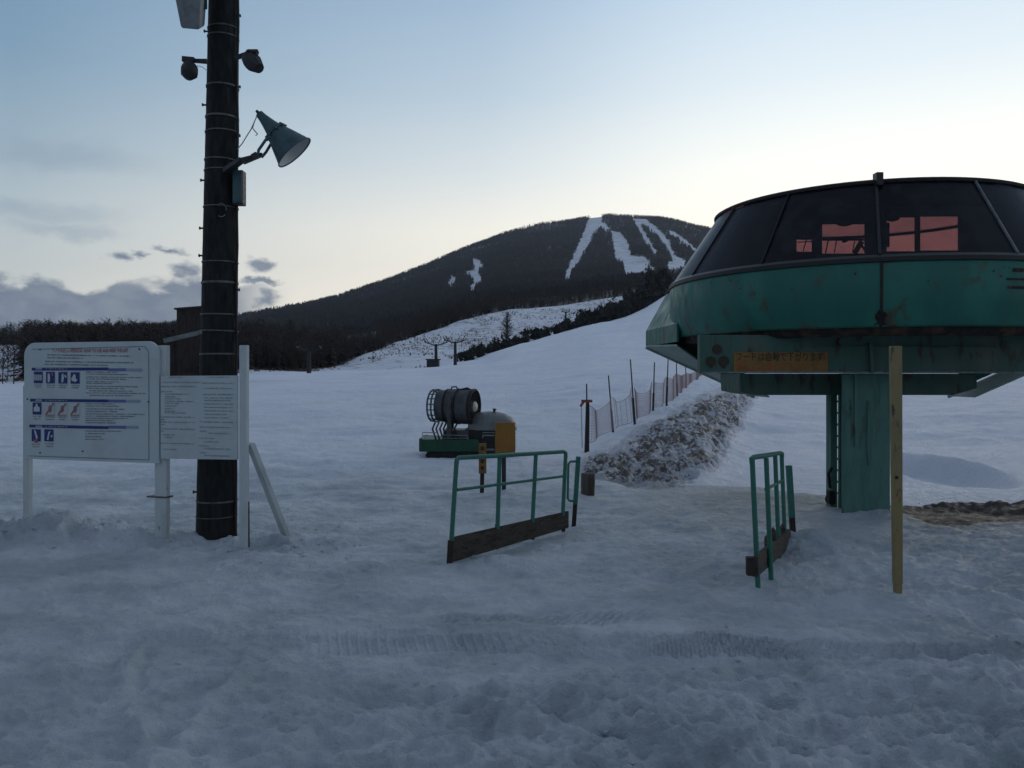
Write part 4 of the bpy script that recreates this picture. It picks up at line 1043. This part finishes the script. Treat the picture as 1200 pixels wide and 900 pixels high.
for (v, u0, u1, n1_) in ((432.7,39,172,0),(469.6,37,170,1),(500.4,36,168,2)):
    prect(u0, v-1.7, 130, v+1.7, 'header_bar', 'blue', p1); prect(130, v-1.7, 150, v+1.7, 'header_bar', 'blue2', p1); prect(150, v-1.6, u1-4, v+1.6, 'header_bar', 'blue3', p1)
    prect(44, v-1.1, 52, v+1.1, 'header_text', 'blue3', p1, .007); lines(p1, [(56,82,v)], 'blue3', S_, ZB, 1.3, 'header_text', 9, .007)
def picto(u0, v0, u1, v1, kind, i):
    b = prect(u0, v0, u1, v1, 'pictogram', 'board' if kind == 'no' else 'blue', p1, .004)
    wd = u1-u0; hg = v1-v0; mt_ = 'board' if kind != 'no' else 'print'
    def fig(pts_, mat=mt_, d=.0065):
        m = IB(); m.poly([Q(S_(u0+a*wd), ZB(u0+a*wd, v0+c*hg), d) for a, c in pts_]); m.build('figure', mat, b)
    if kind == 'four':
        for k in range(4): x_ = .08+k*.23; fig([(x_,.25),(x_+.15,.25),(x_+.15,.75),(x_,.75)])
    elif kind == 'lean': fig([(.22,.15),(.42,.15),(.50,.55),(.42,.9),(.22,.9)]); fig([(.6,.1),(.85,.1),(.85,.35),(.6,.35)], 'red')
    elif kind == 'two': fig([(.40,.2),(.58,.1),(.66,.5),(.55,.9),(.36,.9)]); fig([(.7,.2),(.95,.35),(.92,.5),(.7,.4)])
    elif kind == 'sit': fig([(.15,.75),(.1,.55),(.4,.15),(.58,.25),(.6,.55),(.8,.65),(.6,.85)])
    elif kind == 'person': fig([(.38,.1),(.6,.1),(.6,.3),(.85,.4),(.85,.75),(.15,.75),(.15,.4),(.38,.3)])
    elif kind == 'no':
        fig([(.35,.3),(.6,.2),(.75,.6),(.55,.85),(.3,.75)]); fig([(.0,.95),(.85,.02),(1.0,.06),(.12,1.02)], 'red', .008); fig([(.0,1.0),(1,1.0),(1,1.06),(0,1.06)], 'red', .008)
    elif kind == 'ramp': fig([(.28,.08),(.48,.12),(.72,.7),(.55,.85)]); fig([(.2,.85),(.8,.85),(.62,1.12),(.38,1.12)], 'red', .008)
    elif kind == 'swing': fig([(.5,.2),(.72,.12),(.55,.5),(.5,.9),(.3,.85)]); fig([(.75,.5),(.95,.45),(.9,.65),(.72,.65)])
for i, (u0, k) in enumerate(((41.5,'four'),(56.3,'lean'),(71.2,'two'),(85.8,'sit'))): picto(u0, 436.3, u0+10.6, 449.8, k, i)
for i, (u0, k) in enumerate(((40,'person'),(55.8,'no'),(70.6,'no'),(85.8,'no'))): picto(u0, 472.4, u0+10.6, 486.4, k, i)
for i, (u0, k) in enumerate(((38.8,'ramp'),(54.2,'swing'))): picto(u0, 503.6, u0+11, 517.6, k, i)
lines(p1, [(42,51,452),(43,50,454.5),(57,67,452),(57.5,66,454.5),(72,82,452),(72,81,454.5),(87,96,452),(87,95,454.5),(40,50,488.5),(41,49,491.5),(56,67,489),(56,66,492),(71,81,489),(72,80,492),(86,96,489),(87,95,492),(39,49,521),(40,48,524),(55,66,520.5),(56,65,523.5)], 'print', S_, ZB, 1.2, seed=4)
lines(p1, [(104,140,435.8),(104,152,438.2),(104,168,441.6),(104,150,444),(104,142,447),(104,135,449),(104,163,452.5),(104,148,455),(108,158,457.8),(104,172,460.4),(108,157,463.2),
           (103,138,473.2),(103,142,475.8),(103,148,479.2),(103,140,482),(103,171,485),(103,160,487.6),(103,152,490.2),(103,135,492.8),(103,139,495.4),(103,144,505.2),(103,126,508.2),(103,122,511.8),(103,125,514.8)], 'print', S_, ZB, 1.25, seed=5)
m = IB(); zt_ = 1.925
for (a, b) in (((.10,1.86),(1.44,1.875)),((1.44,1.875),(1.485,1.83)),((1.485,1.83),(1.49,1.60)),((1.49,1.60),(1.49,.80)),((.06,.80),(1.49,.80))):
    aa, bb = Q(a[0], a[1], .0045), Q(b[0], b[1], .0045); d_ = (bb-aa).normalized(); s_ = d_.cross(nrm)*.003; m.poly([aa-s_, bb-s_, bb+s_, aa+s_])
m.build('border_line', 'print', p1)
for (u, v) in ((49,410.3),(165,408),(33.5,468.5),(175,470),(100,529),(49,531)):
    m = IB(); m.lathe([(.001,.008),(.007,.007),(.008,0)], Q(S_(u), ZB(u, v), 0), nrm, 10); m.build('screw', 'bare', p1)
S2 = lambda u: 1.62+(u-184)/104*.85
Z2 = lambda u, v: 1.60-(v-441)/98*.78
lines(p2, [(196,214,443),(187,238,449),(183,232,454),(183,200,460),(190,222,463),(190,205,466),(190,212,468.5),(190,230,471.5),(190,210,474),(190,206,477),(190,203,480),(190,205,483),(190,218,485),(184,230,490),(183,190,493),(184,230,496),(183,190,499),(183,230,504),(183,190,507),(188,204,511),(190,200,514),(184,230,521),(188,206,528)], 'print_pale', S2, Z2, 1.5, seed=6)
lines(p2, [(246,276,443),(240,281,450),(241,262,456),(264,280,456),(241,281,463),(243,281,467),(243,278,470),(243,281,474),(243,281,478),(243,281,482),(243,272,486),(243,275,490),(237,281,495),(237,278,501),(237,246,506),(248,277,508),(236,256,514),(243,262,518),(236,250,523),(243,277,526),(237,245,531),(243,276,534)], 'print_pale', S2, Z2, 1.5, seed=7)

# ------------------------------------------------------------------ utility pole and what hangs on it
PY = 8.02
pb = Vector((-2.80*PY/7.75, PY, -.3)); pt = Vector((-2.695*PY/7.75, PY, 7.6))
def PC(z): f = (z-pb.z)/(pt.z-pb.z); return pb.lerp(pt, f)
def PR(z): return np.interp(z, [-.3, 0, 5.13, 7.6], [.196, .193, .143, .124])
up = MB(tuple(pb)); zs = np.linspace(-.3, 7.6, 70)
up.tube([PC(z)+Vector((random.uniform(-.001,.001), 0, 0)) for z in zs], [float(PR(z))*(1+random.uniform(-.004,.004)) for z in zs], 28)
upo = up.build('utility_pole', 'pole', smooth=True); tag(upo, 'tall dark tarred utility pole with pale metal bands right of the sign board', 'utility pole')
for v, wb in ((35,.012),(45,.012),(103,.016),(139,.018),(156,.012),(189,.012),(201,.010),(244,.010),(308,.010),(332,.022),(369,.012),(388,.012),(415,.016),(470,.01),(586,.016),(604,.008)):
    z = float(Z(v, PY)); c = PC(z); r = float(PR(z))+.004; tl = random.uniform(-.02,.02)
    m = MB(tuple(pb)); m.lathe([(r-.006,-wb/2),(r+.003,-wb/2),(r+.003,wb/2),(r-.006,wb/2)], c, (tl,0,1), 28); m.build('band', 'band', upo, smooth=True)
for i, (v, s) in enumerate(((20,1),(38,-1),(103,1),(124,-1),(212,-1),(160,1),(268,-1),(300,-1),(340,1),(430,-1),(576,-1))):
    z = float(Z(v, PY)); c = PC(z); r = float(PR(z)); m = MB(tuple(pb)); m.tube([c+Vector((s*r*.9,-.02,0)), c+Vector((s*(r+.03),-.03,0))], .009, 6); m.tube([c+Vector((s*(r+.026),-.03,0)), c+Vector((s*(r+.034),-.03,0))], .016, 8); m.build('step_bolt', 'bare', upo)
# cable down the right side
m = MB(tuple(pb)); pts_ = []
for v in list(range(-220, 180, 25))+[185,205,225,245,290,330,370,410,440,500,560,600,655]:
    z = float(Z(v, PY)); c = PC(z); pts_.append(c+Vector((float(PR(z))+.012+.006*math.sin(v*.05), -.05, 0)))
m.tube(pts_, .013, 7); m.build('cable', 'cable', upo, smooth=True)
m = MB(tuple(pb)); z = float(Z(250,PY)); c = PC(z); m.tube([c+Vector((.06+.045*math.cos(a), -float(PR(z))-.005+.02*abs(math.cos(a)), .065*math.sin(a))) for a in np.linspace(0, 5.6, 18)], .004, 5); m.build('wire_coil', 'lamp_pale', upo)
# junction box
a, b = P(273.5, 240, 7.90), P(285.5, 200, 7.90)
m = MB(tuple(P(279,240,7.9))); m.box(a.x, b.x, 7.87, 7.98, a.z, b.z); jo = m.build('junction_box', 'lamp_dark', bevel=.006); m = MB(tuple(jo.location)); m.box(a.x+.006, b.x-.006, 7.858, 7.867, a.z+.01, b.z-.01); m.build('lid', 'lamp_grey', jo, bevel=.003)
tag(jo, 'small upright dark junction box under the floodlight bracket on the pole', 'junction box')
# cone floodlight
fy = 7.6; apex = P(303.5, 133, fy); ax = Vector((.67*.96, .10, -.74*.96)).normalized()
fl = empty('floodlight', apex, 'blue-grey cone floodlight on a bracket, pointing down to the right', 'floodlight')
FM = lambda: MB(tuple(apex))
m = FM(); m.lathe([(.001,0),(.035,.0),(.042,.05),(.058,.12),(.078,.19),(.092,.215),(.098,.235),(.125,.30),(.185,.455),(.192,.47),(.198,.472),(.196,.480),(.186,.476),(.12,.31),(.09,.24)], apex, ax, 40); m.build('shade', 'lamp_grey', fl, smooth=True)
m = FM(); m.lathe([(.182,.470),(.118,.312),(.08,.24),(.001,.235)], apex, ax, 40); m.build('reflector', 'lamp_in', fl, smooth=True)
m = FM(); m.lathe([(.001,.42),(.03,.41),(.055,.36),(.06,.32),(.05,.27),(.04,.24)], apex, ax, 20); m.build('bulb', 'lamp_pale', fl, smooth=True)
m = FM(); m.lathe([(.088,.205),(.104,.205),(.104,.225),(.088,.225)], apex, ax, 24)
for k in range(8):
    a = k*math.pi/4; qq = Vector((0,0,1)).rotation_difference(ax); m.tube([apex+qq@Vector((.095*math.cos(a), .095*math.sin(a), .20)), apex+qq@Vector((.115*math.cos(a), .115*math.sin(a), .24))], .012, 6)
m.build('collar', 'lamp_grey', fl)
m = FM(); m.tube([apex-ax*.035, apex+ax*.01], [.012,.02], 8); m.build('cable_gland', 'cable', fl)
m = FM(); cn = apex+ax*.22
m.bar(P(265,200,7.85), P(284,187,7.60), .075, .06, .05); m.bar(P(284,189,7.56), P(308,181,7.56), .075, .045, .05); m.bar(P(296,184.5,7.5), P(302,181,7.5), .05, .05, .05); m.build('bracket', 'lamp_dark', fl, bevel=.004)
m = FM()
m.tube([P(302,184,7.50), P(303,176,7.48), P(312,163,7.48), P(317,160.5,7.5)], .014, 8); m.tube([P(307,184,7.66), P(312,178,7.70), P(319,166,7.72), P(320,161,7.70)], .014, 8); m.build('yoke', 'lamp_grey', fl, smooth=True)
m = FM(); m.tube([P(278,175,7.6), P(284,168,7.58), P(290,158,7.56), P(294,152,7.56), P(298,143,7.56), P(302,134,7.58)], .005, 6); m.tube([P(298,143,7.56), P(296,150,7.55), P(299,154,7.55), P(302,157,7.55), P(299.5,159,7.55)], .005, 6); m.build('lead_wire', 'lamp_pale', fl, smooth=True)
# pair of small dark spotlights on a cross bar
sp = empty('spotlight', P(223,72,7.7), 'small round dark spotlight hanging left of the pole', 'spotlight', 'pair of dark spotlights on the pole')
m = MB(tuple(sp.location)); m.bar(P(214,69.5,7.7), P(228,70,7.7), .05, .04, .05); m.bar(P(222,71,7.72), P(243,72,7.72), .03, .04, .03); m.build('arm', 'lamp_dark', sp, bevel=.004)
m = MB(tuple(sp.location)); m.lathe([(.001,-.0),(.04,.0),(.072,.04),(.082,.08),(.078,.12),(.035,.165),(.001,.17)], P(223,74,7.70), (.0,-.25,-1), 8); m.build('housing', 'lamp_dark', sp, smooth=True)
m = MB(tuple(sp.location)); m.tube([P(231,77,7.65), P(237,78.5,7.65), P(243,83,7.65)], .003, 5); m.build('wire', 'lamp_pale', sp)
sp = empty('spotlight', P(295,70,7.6), 'dark spotlight tilted outward at the right of the pole', 'spotlight', 'pair of dark spotlights on the pole')
m = MB(tuple(sp.location)); m.bar(P(276,68,7.66), P(290,63,7.62), .035, .035, .035); m.hexa([P(287,62.5,7.68), P(303,64.5,7.68), P(304,62,7.52), P(289,60,7.52), P(288,59,7.68), P(300,58.5,7.68), P(302,57.5,7.52), P(290,57.5,7.52)]); m.build('arm', 'lamp_dark', sp, bevel=.004)
m = MB(tuple(sp.location)); m.lathe([(.001,-.01),(.05,.0),(.075,.04),(.082,.09),(.080,.14),(.066,.18),(.05,.215),(.001,.22)], P(289,66,7.60), (.62,-.35,-.62), 8); m.build('housing', 'lamp_dark', sp, smooth=True)
m = MB(tuple(sp.location)); ax2 = Vector((.62,-.35,-.62)).normalized(); m.lathe([(.001,.222),(.048,.218),(.048,.212)], P(289,66,7.60), ax2, 20); m.build('lens', 'lamp_dark', sp)
# pale lamp head at the top left, partly above the frame
lh = empty('street_lamp', P(226,0,7.6), 'pale grey boxy lamp head cut by the top edge, left of the pole', 'lamp')
m = MB(tuple(lh.location)); 
def ring8(pts_): return pts_
m.hexa([P(212,33,7.5), P(234,35,7.5), P(240,31,7.8), P(218,31,7.8), P(203,-12,7.42), P(236,-10,7.42), P(243,-14,7.8), P(212,-16,7.8)]); m.hexa([P(203,-12.2,7.42), P(236,-10.2,7.42), P(243,-14.2,7.8), P(212,-16.2,7.8), P(207,-52,7.5), P(232,-52,7.5), P(238,-54,7.75), P(214,-54,7.75)]); m.build('housing', 'lamp_pale', lh, bevel=.02)
m = MB(tuple(lh.location)); m.bar(P(236,-30,7.65), P(262,-34,7.7), .06); m.build('arm', 'lamp_dark', lh)
m = MB(tuple(lh.location)); m.hexa([P(236.2,11,7.66), P(243,11,7.66), P(243,11,7.74), P(236.2,11,7.74), P(236.2,-5,7.66), P(243,-5,7.66), P(243,-5,7.74), P(236.2,-5,7.74)]); m.build('clamp', 'lamp_grey', lh, bevel=.003)

# ------------------------------------------------------------------ lift station
SC = Vector((4.5, 10.4, 0)); st = empty('lift_station', (SC.x, SC.y, 0), 'green round chairlift station with a smoked glass dome on a single column', 'lift station')
SM = lambda: MB((SC.x, SC.y, 0))
NS = 96
m = SM(); m.lathe([(2.44,2.725),(2.45,2.70),(2.452,2.42),(2.43,2.28),(2.36,2.10),(2.33,2.085),(2.31,2.10),(2.38,2.30),(2.40,2.44),(2.40,2.72),(2.44,2.725)], SC, (0,0,1), NS); ring = m.build('fascia_ring', 'teal', st, smooth=True)
def ang_u(u, r):   # angle on the circle (front side) seen at column u
    s = (u-600)/F; best = None
    for k in range(3600):
        a = -math.pi+k*math.pi/3600; x = SC.x+r*math.cos(a); y = SC.y+r*math.sin(a)
        e = abs(x/y-s)
        if (best is None or e < best[0]) and (y < SC.y+.3): best = (e, a)
    return best[1]
def cyl(r, a, z): return Vector((SC.x+r*math.cos(a), SC.y+r*math.sin(a), z))
# seams in the ring, rust at the seam foot
for u in (1033,):
    a = ang_u(u, 2.45); m = SM(); d = .006
    for (r0, z0), (r1, z1) in zip([(2.452,2.72),(2.454,2.42),(2.432,2.28),(2.362,2.10)], [(2.454,2.42),(2.432,2.28),(2.362,2.10),(2.33,2.086)]):
        m.poly([cyl(r0+.002,a-d,z0), cyl(r0+.002,a+d,z0), cyl(r1+.002,a+d,z1), cyl(r1+.002,a-d,z1)])
    m.build('seam', 'bare', ring)
    rr = random.Random(3); m = SM(); pts_ = []
    for k in range(26):
        t = 2*math.pi*k/26; ww = .032*(1+.35*math.sin(3*t)+rr.uniform(-.25,.25)); zz_ = 2.17+.075*math.sin(t)*(1+rr.uniform(-.3,.3)); aa = a+ww*math.cos(t)*(1.5 if math.sin(t) < -.5 else .6)
        pts_.append(cyl(float(np.interp(zz_, [2.085,2.10,2.28,2.42],[2.333,2.362,2.432,2.454]))+.008, aa, max(zz_, 2.09)))
    m.poly(pts_); m.build('rust_patch', 'rust', ring)
for (u0, u1, z0, z1) in ((1180,1204,2.445,2.47),(1179,1206,2.53,2.548),(1187,1199,2.61,2.645)):
    a0, a1 = ang_u(u0, 2.45), ang_u(u1, 2.45); m = SM(); m.poly([cyl(2.458,a0,z0), cyl(2.458,(a0+a1)/2,z0), cyl(2.458,a1,z0), cyl(2.458,a1,z1), cyl(2.458,(a0+a1)/2,z1), cyl(2.458,a0,z1)]); m.build('rust_mark', 'rust', ring)
rr = random.Random(5)
for k in range(22):
    a = rr.uniform(ang_u(795,2.45), ang_u(1190,2.45)) if True else 0; z = rr.uniform(2.43, 2.68); r_ = rr.uniform(.004,.012); c = cyl(2.454, a, z)
    m = SM(); m.disc(c, r_, (math.cos(a), math.sin(a), 0), 8); m.build('paint_chip', 'bare', ring)
# rubber rim, glass cone, roof
m = SM(); m.lathe([(2.44,2.726),(2.462,2.728),(2.465,2.77),(2.43,2.80),(2.40,2.795),(2.38,2.74),(2.40,2.727)], SC, (0,0,1), NS); m.build('rim_seal', 'rubber', st, smooth=True)
m = SM(); m.lathe([(2.42,2.795),(1.85,3.63)], SC, (0,0,1), NS); m.build('dome_glass', 'smoked', st, smooth=True)
m = SM(); m.lathe([(1.85,3.63),(1.875,3.632),(1.88,3.66),(1.85,3.675),(1.83,3.66),(1.83,3.635),(1.85,3.63)], SC, (0,0,1), NS); m.build('roof_rim', 'roof_dark', st, smooth=True)
m = SM(); m.disc((SC.x, SC.y, 3.655), 1.832, (0,0,1), NS); m.build('roof_glass', 'smoked', st)
for u, thick, mat in ((1031,.030,'rubber'),(893,.009,'rubber'),(812,.014,'rubber'),(1190,.016,'lamp_pale'),(1330,.02,'rubber')):
    a = ang_u(u, 2.42); 
    if u == 1190: a = ang_u(1192, 2.42)
    m = SM(); m.bar(cyl(2.428,a,2.80), cyl(1.862,a,3.64), thick, thick, .022, up=(math.cos(a), math.sin(a), 0.6)); m.build('glazing_bar', mat, st)
a = ang_u(1029, 1.86); m = SM(); c = cyl(1.87, a, 3.66); m.box(c.x-.036, c.x+.036, c.y-.05, c.y+.05, 3.60, 3.735); m.build('roof_bracket', 'rubber', st, bevel=.004)
# interior partition with openings
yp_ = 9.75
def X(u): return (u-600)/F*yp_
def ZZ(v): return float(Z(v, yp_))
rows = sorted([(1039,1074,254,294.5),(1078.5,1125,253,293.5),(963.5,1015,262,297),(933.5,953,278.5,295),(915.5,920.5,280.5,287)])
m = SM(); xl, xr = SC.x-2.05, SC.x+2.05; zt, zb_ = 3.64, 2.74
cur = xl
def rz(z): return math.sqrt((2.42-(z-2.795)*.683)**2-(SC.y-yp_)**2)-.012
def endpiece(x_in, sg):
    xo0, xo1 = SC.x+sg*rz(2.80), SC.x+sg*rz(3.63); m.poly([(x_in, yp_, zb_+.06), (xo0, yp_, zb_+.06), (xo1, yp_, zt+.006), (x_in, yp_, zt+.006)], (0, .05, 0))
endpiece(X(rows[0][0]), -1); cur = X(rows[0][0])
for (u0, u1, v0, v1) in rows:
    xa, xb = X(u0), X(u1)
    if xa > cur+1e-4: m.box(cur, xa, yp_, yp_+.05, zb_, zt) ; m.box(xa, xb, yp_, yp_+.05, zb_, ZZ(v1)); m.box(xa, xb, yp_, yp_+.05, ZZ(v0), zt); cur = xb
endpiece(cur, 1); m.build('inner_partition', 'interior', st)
m = SM(); m.lathe([(2.395,2.80),(1.828,3.628)], SC, (0,0,1), 24, math.pi*.72, math.pi*1.13); m.lathe([(2.395,2.80),(1.828,3.628)], SC, (0,0,1), 12, -.36, .22); m.build('side_light_block', 'interior', st)  # dark sheets added inside the glass sides to block light shining through
m = SM()   # dark sheet added under the front roof glass, blocks light onto the partition
seg = [cyl(1.835, a, 3.640) for a in np.linspace(math.pi+.358, 2*math.pi-.358, 60)]; m.poly(seg, (0,0,-.01)); m.build('roof_light_block', 'interior', st)
m = SM()
m.box(X(963), X(1016), yp_-.06, yp_-.02, ZZ(282.5), ZZ(280.5)); m.lathe([(.001,0),(.035,0),(.035,.05),(.001,.05)], (X(988.5), yp_-.07, ZZ(281.5)), (0,1,0), 12)
for (u, v0, v1, w__) in ((969,282,297,.012),(979,281,297,.010),(1000,283,297,.008)): m.bar((X(u-3), yp_-.04, ZZ(v1)), (X(u), yp_-.04, ZZ(v0)), w__)
m.bar((X(1000), yp_-.04, ZZ(297)), (X(1008), yp_-.04, ZZ(284)), .05); m.bar((X(1006), yp_-.04, ZZ(285)), (X(1014), yp_-.04, ZZ(297)), .02)
m.sphere((X(988), yp_-.03, ZZ(261)), .085, (1.3,.3,.6), 2); m.sphere((X(1044), yp_-.03, ZZ(255)), .07, (1.4,.3,.8), 2); m.bar((X(1038.5), yp_-.04, ZZ(290)),(X(1038.5), yp_-.04, ZZ(262)),.03)
m.bar((X(933), yp_-.04, ZZ(284.5)), (X(954), yp_-.04, ZZ(283.5)), .01); m.bar((X(940), yp_-.04, ZZ(295)), (X(944), yp_-.04, ZZ(279)), .01)
m.build('machinery', 'interior', st)
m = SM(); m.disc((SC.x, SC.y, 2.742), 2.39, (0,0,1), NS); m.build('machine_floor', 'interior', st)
# dark rusty underside below the ring
m = SM(); m.lathe([(2.30,2.11),(2.27,2.03),(2.20,2.00),(2.17,2.02),(2.2,2.12)], SC, (0,0,1), NS); m.disc((SC.x, SC.y, 2.05), 2.2, (0,0,1), NS); m.build('underside_ring', 'rust', st, smooth=True)
# front beam with the label
fy = 8.9; bx0 = (820-600)/F*fy; bz0 = float(Z(437, fy))
m = SM(); m.box(bx0, 6.95, fy, fy+.12, bz0, 2.04); m.box(2.9, 6.6, fy+.12, 11.2, bz0+.02, 2.02); beam = m.build('front_beam', 'teal_worn', st, bevel=.01)
m = SM(); m.box(bx0+.02, 6.93, fy-.012, fy-.002, bz0-.004, bz0+.014); m.build('drip_edge', 'lamp_pale', beam)
m = SM(); m.bar((P(955,407,8.88)), (P(1170,407,8.88)), .018); m.bar(P(1022,437,8.87), P(1020,402,8.87), .035); m.lathe([(.001,0),(.035,0),(.035,.03),(.001,.03)], P(985,401,8.885), (0,-1,0), 12); m.build('conduit', 'teal_worn', beam)
ly_ = fy-.006
m = SM(); a, b = P(859.5,435.5,ly_), P(970,412.5,ly_); m.box(a.x, b.x, ly_-.004, ly_+.003, a.z, b.z); lab_ = m.build('warning_label', 'label_yellow', beam)
text_mesh('フードは自動で下がります', .105, 'label_text', 'black', lab_, P(863,422.3,ly_-.006), (1,0,0), (0,0,1), (965-863)/F*ly_, .001)
text_mesh('頭上に注意して下さい', .095, 'label_text', 'red_faded', lab_, P(863,433.2,ly_-.006), (1,0,0), (0,0,1), (948-863)/F*ly_, .001)
def dotshape(u, v, r, kind):
    m = SM(); c = P(u, v, ly_); pts_ = []
    if kind == 'round': ang = np.linspace(0, 2*math.pi, 25)[:-1]; pts_ = [(math.cos(t), math.sin(t)) for t in ang]
    else: ang = np.linspace(-.15*math.pi, 1.15*math.pi, 18); pts_ = [(math.cos(t), math.sin(t)*.95) for t in ang]+[(-.1,-1.25),(.1,-1.25)]
    m.poly([c+Vector((p[0]*r, -.003, p[1]*r)) for p in pts_]); m.build('emblem', 'black', beam)
dotshape(840.3, 409.5, .055, 'round'); dotshape(833, 423.5, .058, 'spade'); dotshape(848, 423.5, .062, 'spade')
# lower beam and column
m = SM(); ly2 = 9.6
m.poly([(float(P(867,0,ly2).x), ly2, float(Z(444,ly2))), (float(P(868,0,ly2).x), ly2, float(Z(459.5,ly2))), (float(P(885,0,ly2).x), ly2, float(Z(463,ly2))), (float(P(1118,0,ly2).x), ly2, float(Z(463,ly2))), (float(P(1145,0,ly2).x), ly2, float(Z(455,ly2))), (float(P(1145,0,ly2).x), ly2, bz0-.006), (float(P(867,0,ly2).x), ly2, bz0-.006)], (0, .9, 0)); m.build('lower_beam', 'teal_worn', st, bevel=.008)
cz = -.3
m = SM(); x0, x1 = P(987,0,9.25).x, P(1043.5,0,9.25).x; m.box(x0, x1, 9.25, 9.285, cz, bz0-.004); m.box((x0+x1)/2+.02, (x0+x1)/2+.05, 9.285, 9.70, cz, bz0-.004); m.box(x0+.14, x1+.14, 9.70, 9.735, cz, bz0-.004); colm = m.build('column', 'column', st, bevel=.012)
m = SM(); m.box((x0+x1)/2-.14, (x0+x1)/2-.11, 9.225, 9.247, .8, bz0-.01); m.tube([P(1018,470,9.23), P(1017,520,9.23), P(1019,545,9.23)], .012, 6); m.build('column_conduit', 'column', colm)
m = SM(); xa, xb = P(975.5,0,9.9).x, P(983,0,9.9).x; m.box(xa, xb, 9.95, 10.1, cz, 1.40); 
for k in range(9): m.box(xb-.005, P(989,0,9.9).x+.02, 9.99, 10.03, .15+k*.14, .175+k*.14)
m.build('ladder', 'column', st)
m = SM(); m.box(P(984.3,0,9.9).x, P(985.6,0,9.9).x, 9.9, 9.94, .1, 1.40); m.build('guide_strip', 'lamp_pale', st)
m = SM(); m.sphere(P(973,585,9.9), .06, (1.0,.8,1.2), 2, .3); m.box(P(970,0,9.8).x, P(977,0,9.8).x, 9.75, 9.85, float(Z(590,9.8)), float(Z(575,9.8))); m.tube([P(973,572,9.8), P(971,555,9.8), P(975,548,9.8)], .02, 6); m.build('cable_clutter', 'gun_dark', st)
# side cowls: rim boards, sloped roof up to the drum, sloped soffit with snow light painted into its colour
def cowl(sgn):
    c0 = SC.x if sgn > 0 else 4.97
    def mx(x): return x if sgn > 0 else 2*c0-x
    xo, zo = 1.96, 2.025; xi, zi = 3.55, 1.30; yn, yf = 9.6, 12.0; ztop = zo+.225
    yn = 10.3; xn = 2.07
    m = SM(); m.poly([(mx(xn), yn, zo), (mx(xo), yf, zo), (mx(xo), yf, ztop), (mx(xn), yn, ztop)], (.025*sgn, 0, 0))
    m.poly([(mx(xn+.003), yn, ztop+.002), (mx(xo+.003), yf, ztop+.002), (mx(xo+.30), yf, ztop+.54), (mx(xn+.30), yn+.2, ztop+.46)], (.02*sgn, 0, -.02))
    m.poly([(mx(xo+.03), yf-.03, zo), (mx(xo+.03), yf-.03, ztop-.01), (mx(xo+.30), yf-.03, ztop+.50), (mx(3.4), yf-.03, 2.7), (mx(3.4), yf-.03, zi+.12)], (0, .03, 0)); m.build('side_cowl', 'teal', st)
    sl_ = (zi-zo)/(xi-xo)
    def sz(x): return zo+sl_*(x-xo)-.004
    m = SM(); m.poly([(mx(x_), y_2, sz(x_)) for x_, y_2 in ((xn, yn),(2.30, 10.60),(2.48, 10.85),(2.9, 11.25),(xi, 11.3),(xi, yf-.04),(xo+.002, yf-.04))], (0, 0, .02)); m.build('soffit', 'teal_snowlit', st)
    m = SM(); m.bar((mx(xo), yf, sz(xo)-.01), (mx(xi), yf, sz(xi)-.01), .04, .04); m.build('soffit_edge', 'teal_snowlit', st)
cowl(1); cowl(-1)

# ------------------------------------------------------------------ two far skiers on the slope
def skier(u, v, y, lab, dx_):
    x = (u-600)/F*y; z = h1(x, y); o_ = Vector((x, y, z))
    me = bpy.data.meshes.new('person'); vs = [(0,0,.9),(0,0,1.15),(0,0,1.4),(0,0,1.52),(0,0,1.68),(.12,0,.85),(.16,.1,.48),(.15,0,.05),(.15,-.16,.03),(-.12,0,.85),(-.16,.1,.48),(-.15,0,.05),(-.15,-.16,.03),(.22,0,1.38),(.32,-.1,1.1),(.30,-.32,.95),(-.22,0,1.38),(-.32,-.1,1.1),(-.30,-.32,.95)]
    es = [(0,1),(1,2),(2,3),(3,4),(0,5),(5,6),(6,7),(7,8),(0,9),(9,10),(10,11),(11,12),(2,13),(13,14),(14,15),(2,16),(16,17),(17,18)]
    me.from_pydata(vs, es, []); o = link('person', me, 'cloth_dark'); o.location = o_
    md = o.modifiers.new('skin', 'SKIN'); sv = me.skin_vertices[0].data
    rad = [.17,.18,.19,.07,.115,.10,.08,.06,.05,.10,.08,.06,.05,.09,.06,.045,.09,.06,.045]
    for k, r in enumerate(rad): sv[k].radius = (r, r)
    sv[0].use_root = True; o.modifiers.new('sub', 'SUBSURF').levels = 1
    tag(o, lab, 'person', 'two far skiers')
    m = MB(tuple(o_)); 
    for s in (-.15, .15): m.bar(o_+Vector((s,-.85,.06)), o_+Vector((s,.75,.02)), .09, .09, .02)
    so = m.build('ski', 'cloth_dark', None); tag(so, 'pair of skis under the '+('left' if dx_ < 0 else 'right')+' far person', 'skis', 'skis of the two far persons')
skier(755, 366, 268, 'left one of two tiny dark figures standing high on the ski slope', -1)
skier(758.5, 366, 268, 'right one of two tiny dark figures standing high on the ski slope', 1)

# ------------------------------------------------------------------ evening air
hz_ = MB((0,0,0)); hz_.box(-4600, 4600, -4600, 4600, -40, 620); ho_ = hz_.build('haze', None); tag(ho_, kind='stuff')
hm = bpy.data.materials.new('haze_air'); hm.use_nodes = True; ht = NT(hm.node_tree); ht.n.clear()
o_ = ht.node('ShaderNodeOutputMaterial'); pv = ht.node('ShaderNodeVolumePrincipled'); pv.inputs['Color'].default_value = (0.86,0.91,1,1); pv.inputs['Density'].default_value = 0.00008; pv.inputs['Anisotropy'].default_value = 0.2
ht.l.new(pv.outputs[0], o_.inputs['Volume']); ho_.data.materials.append(hm)
scene.cycles.volume_bounces = 0
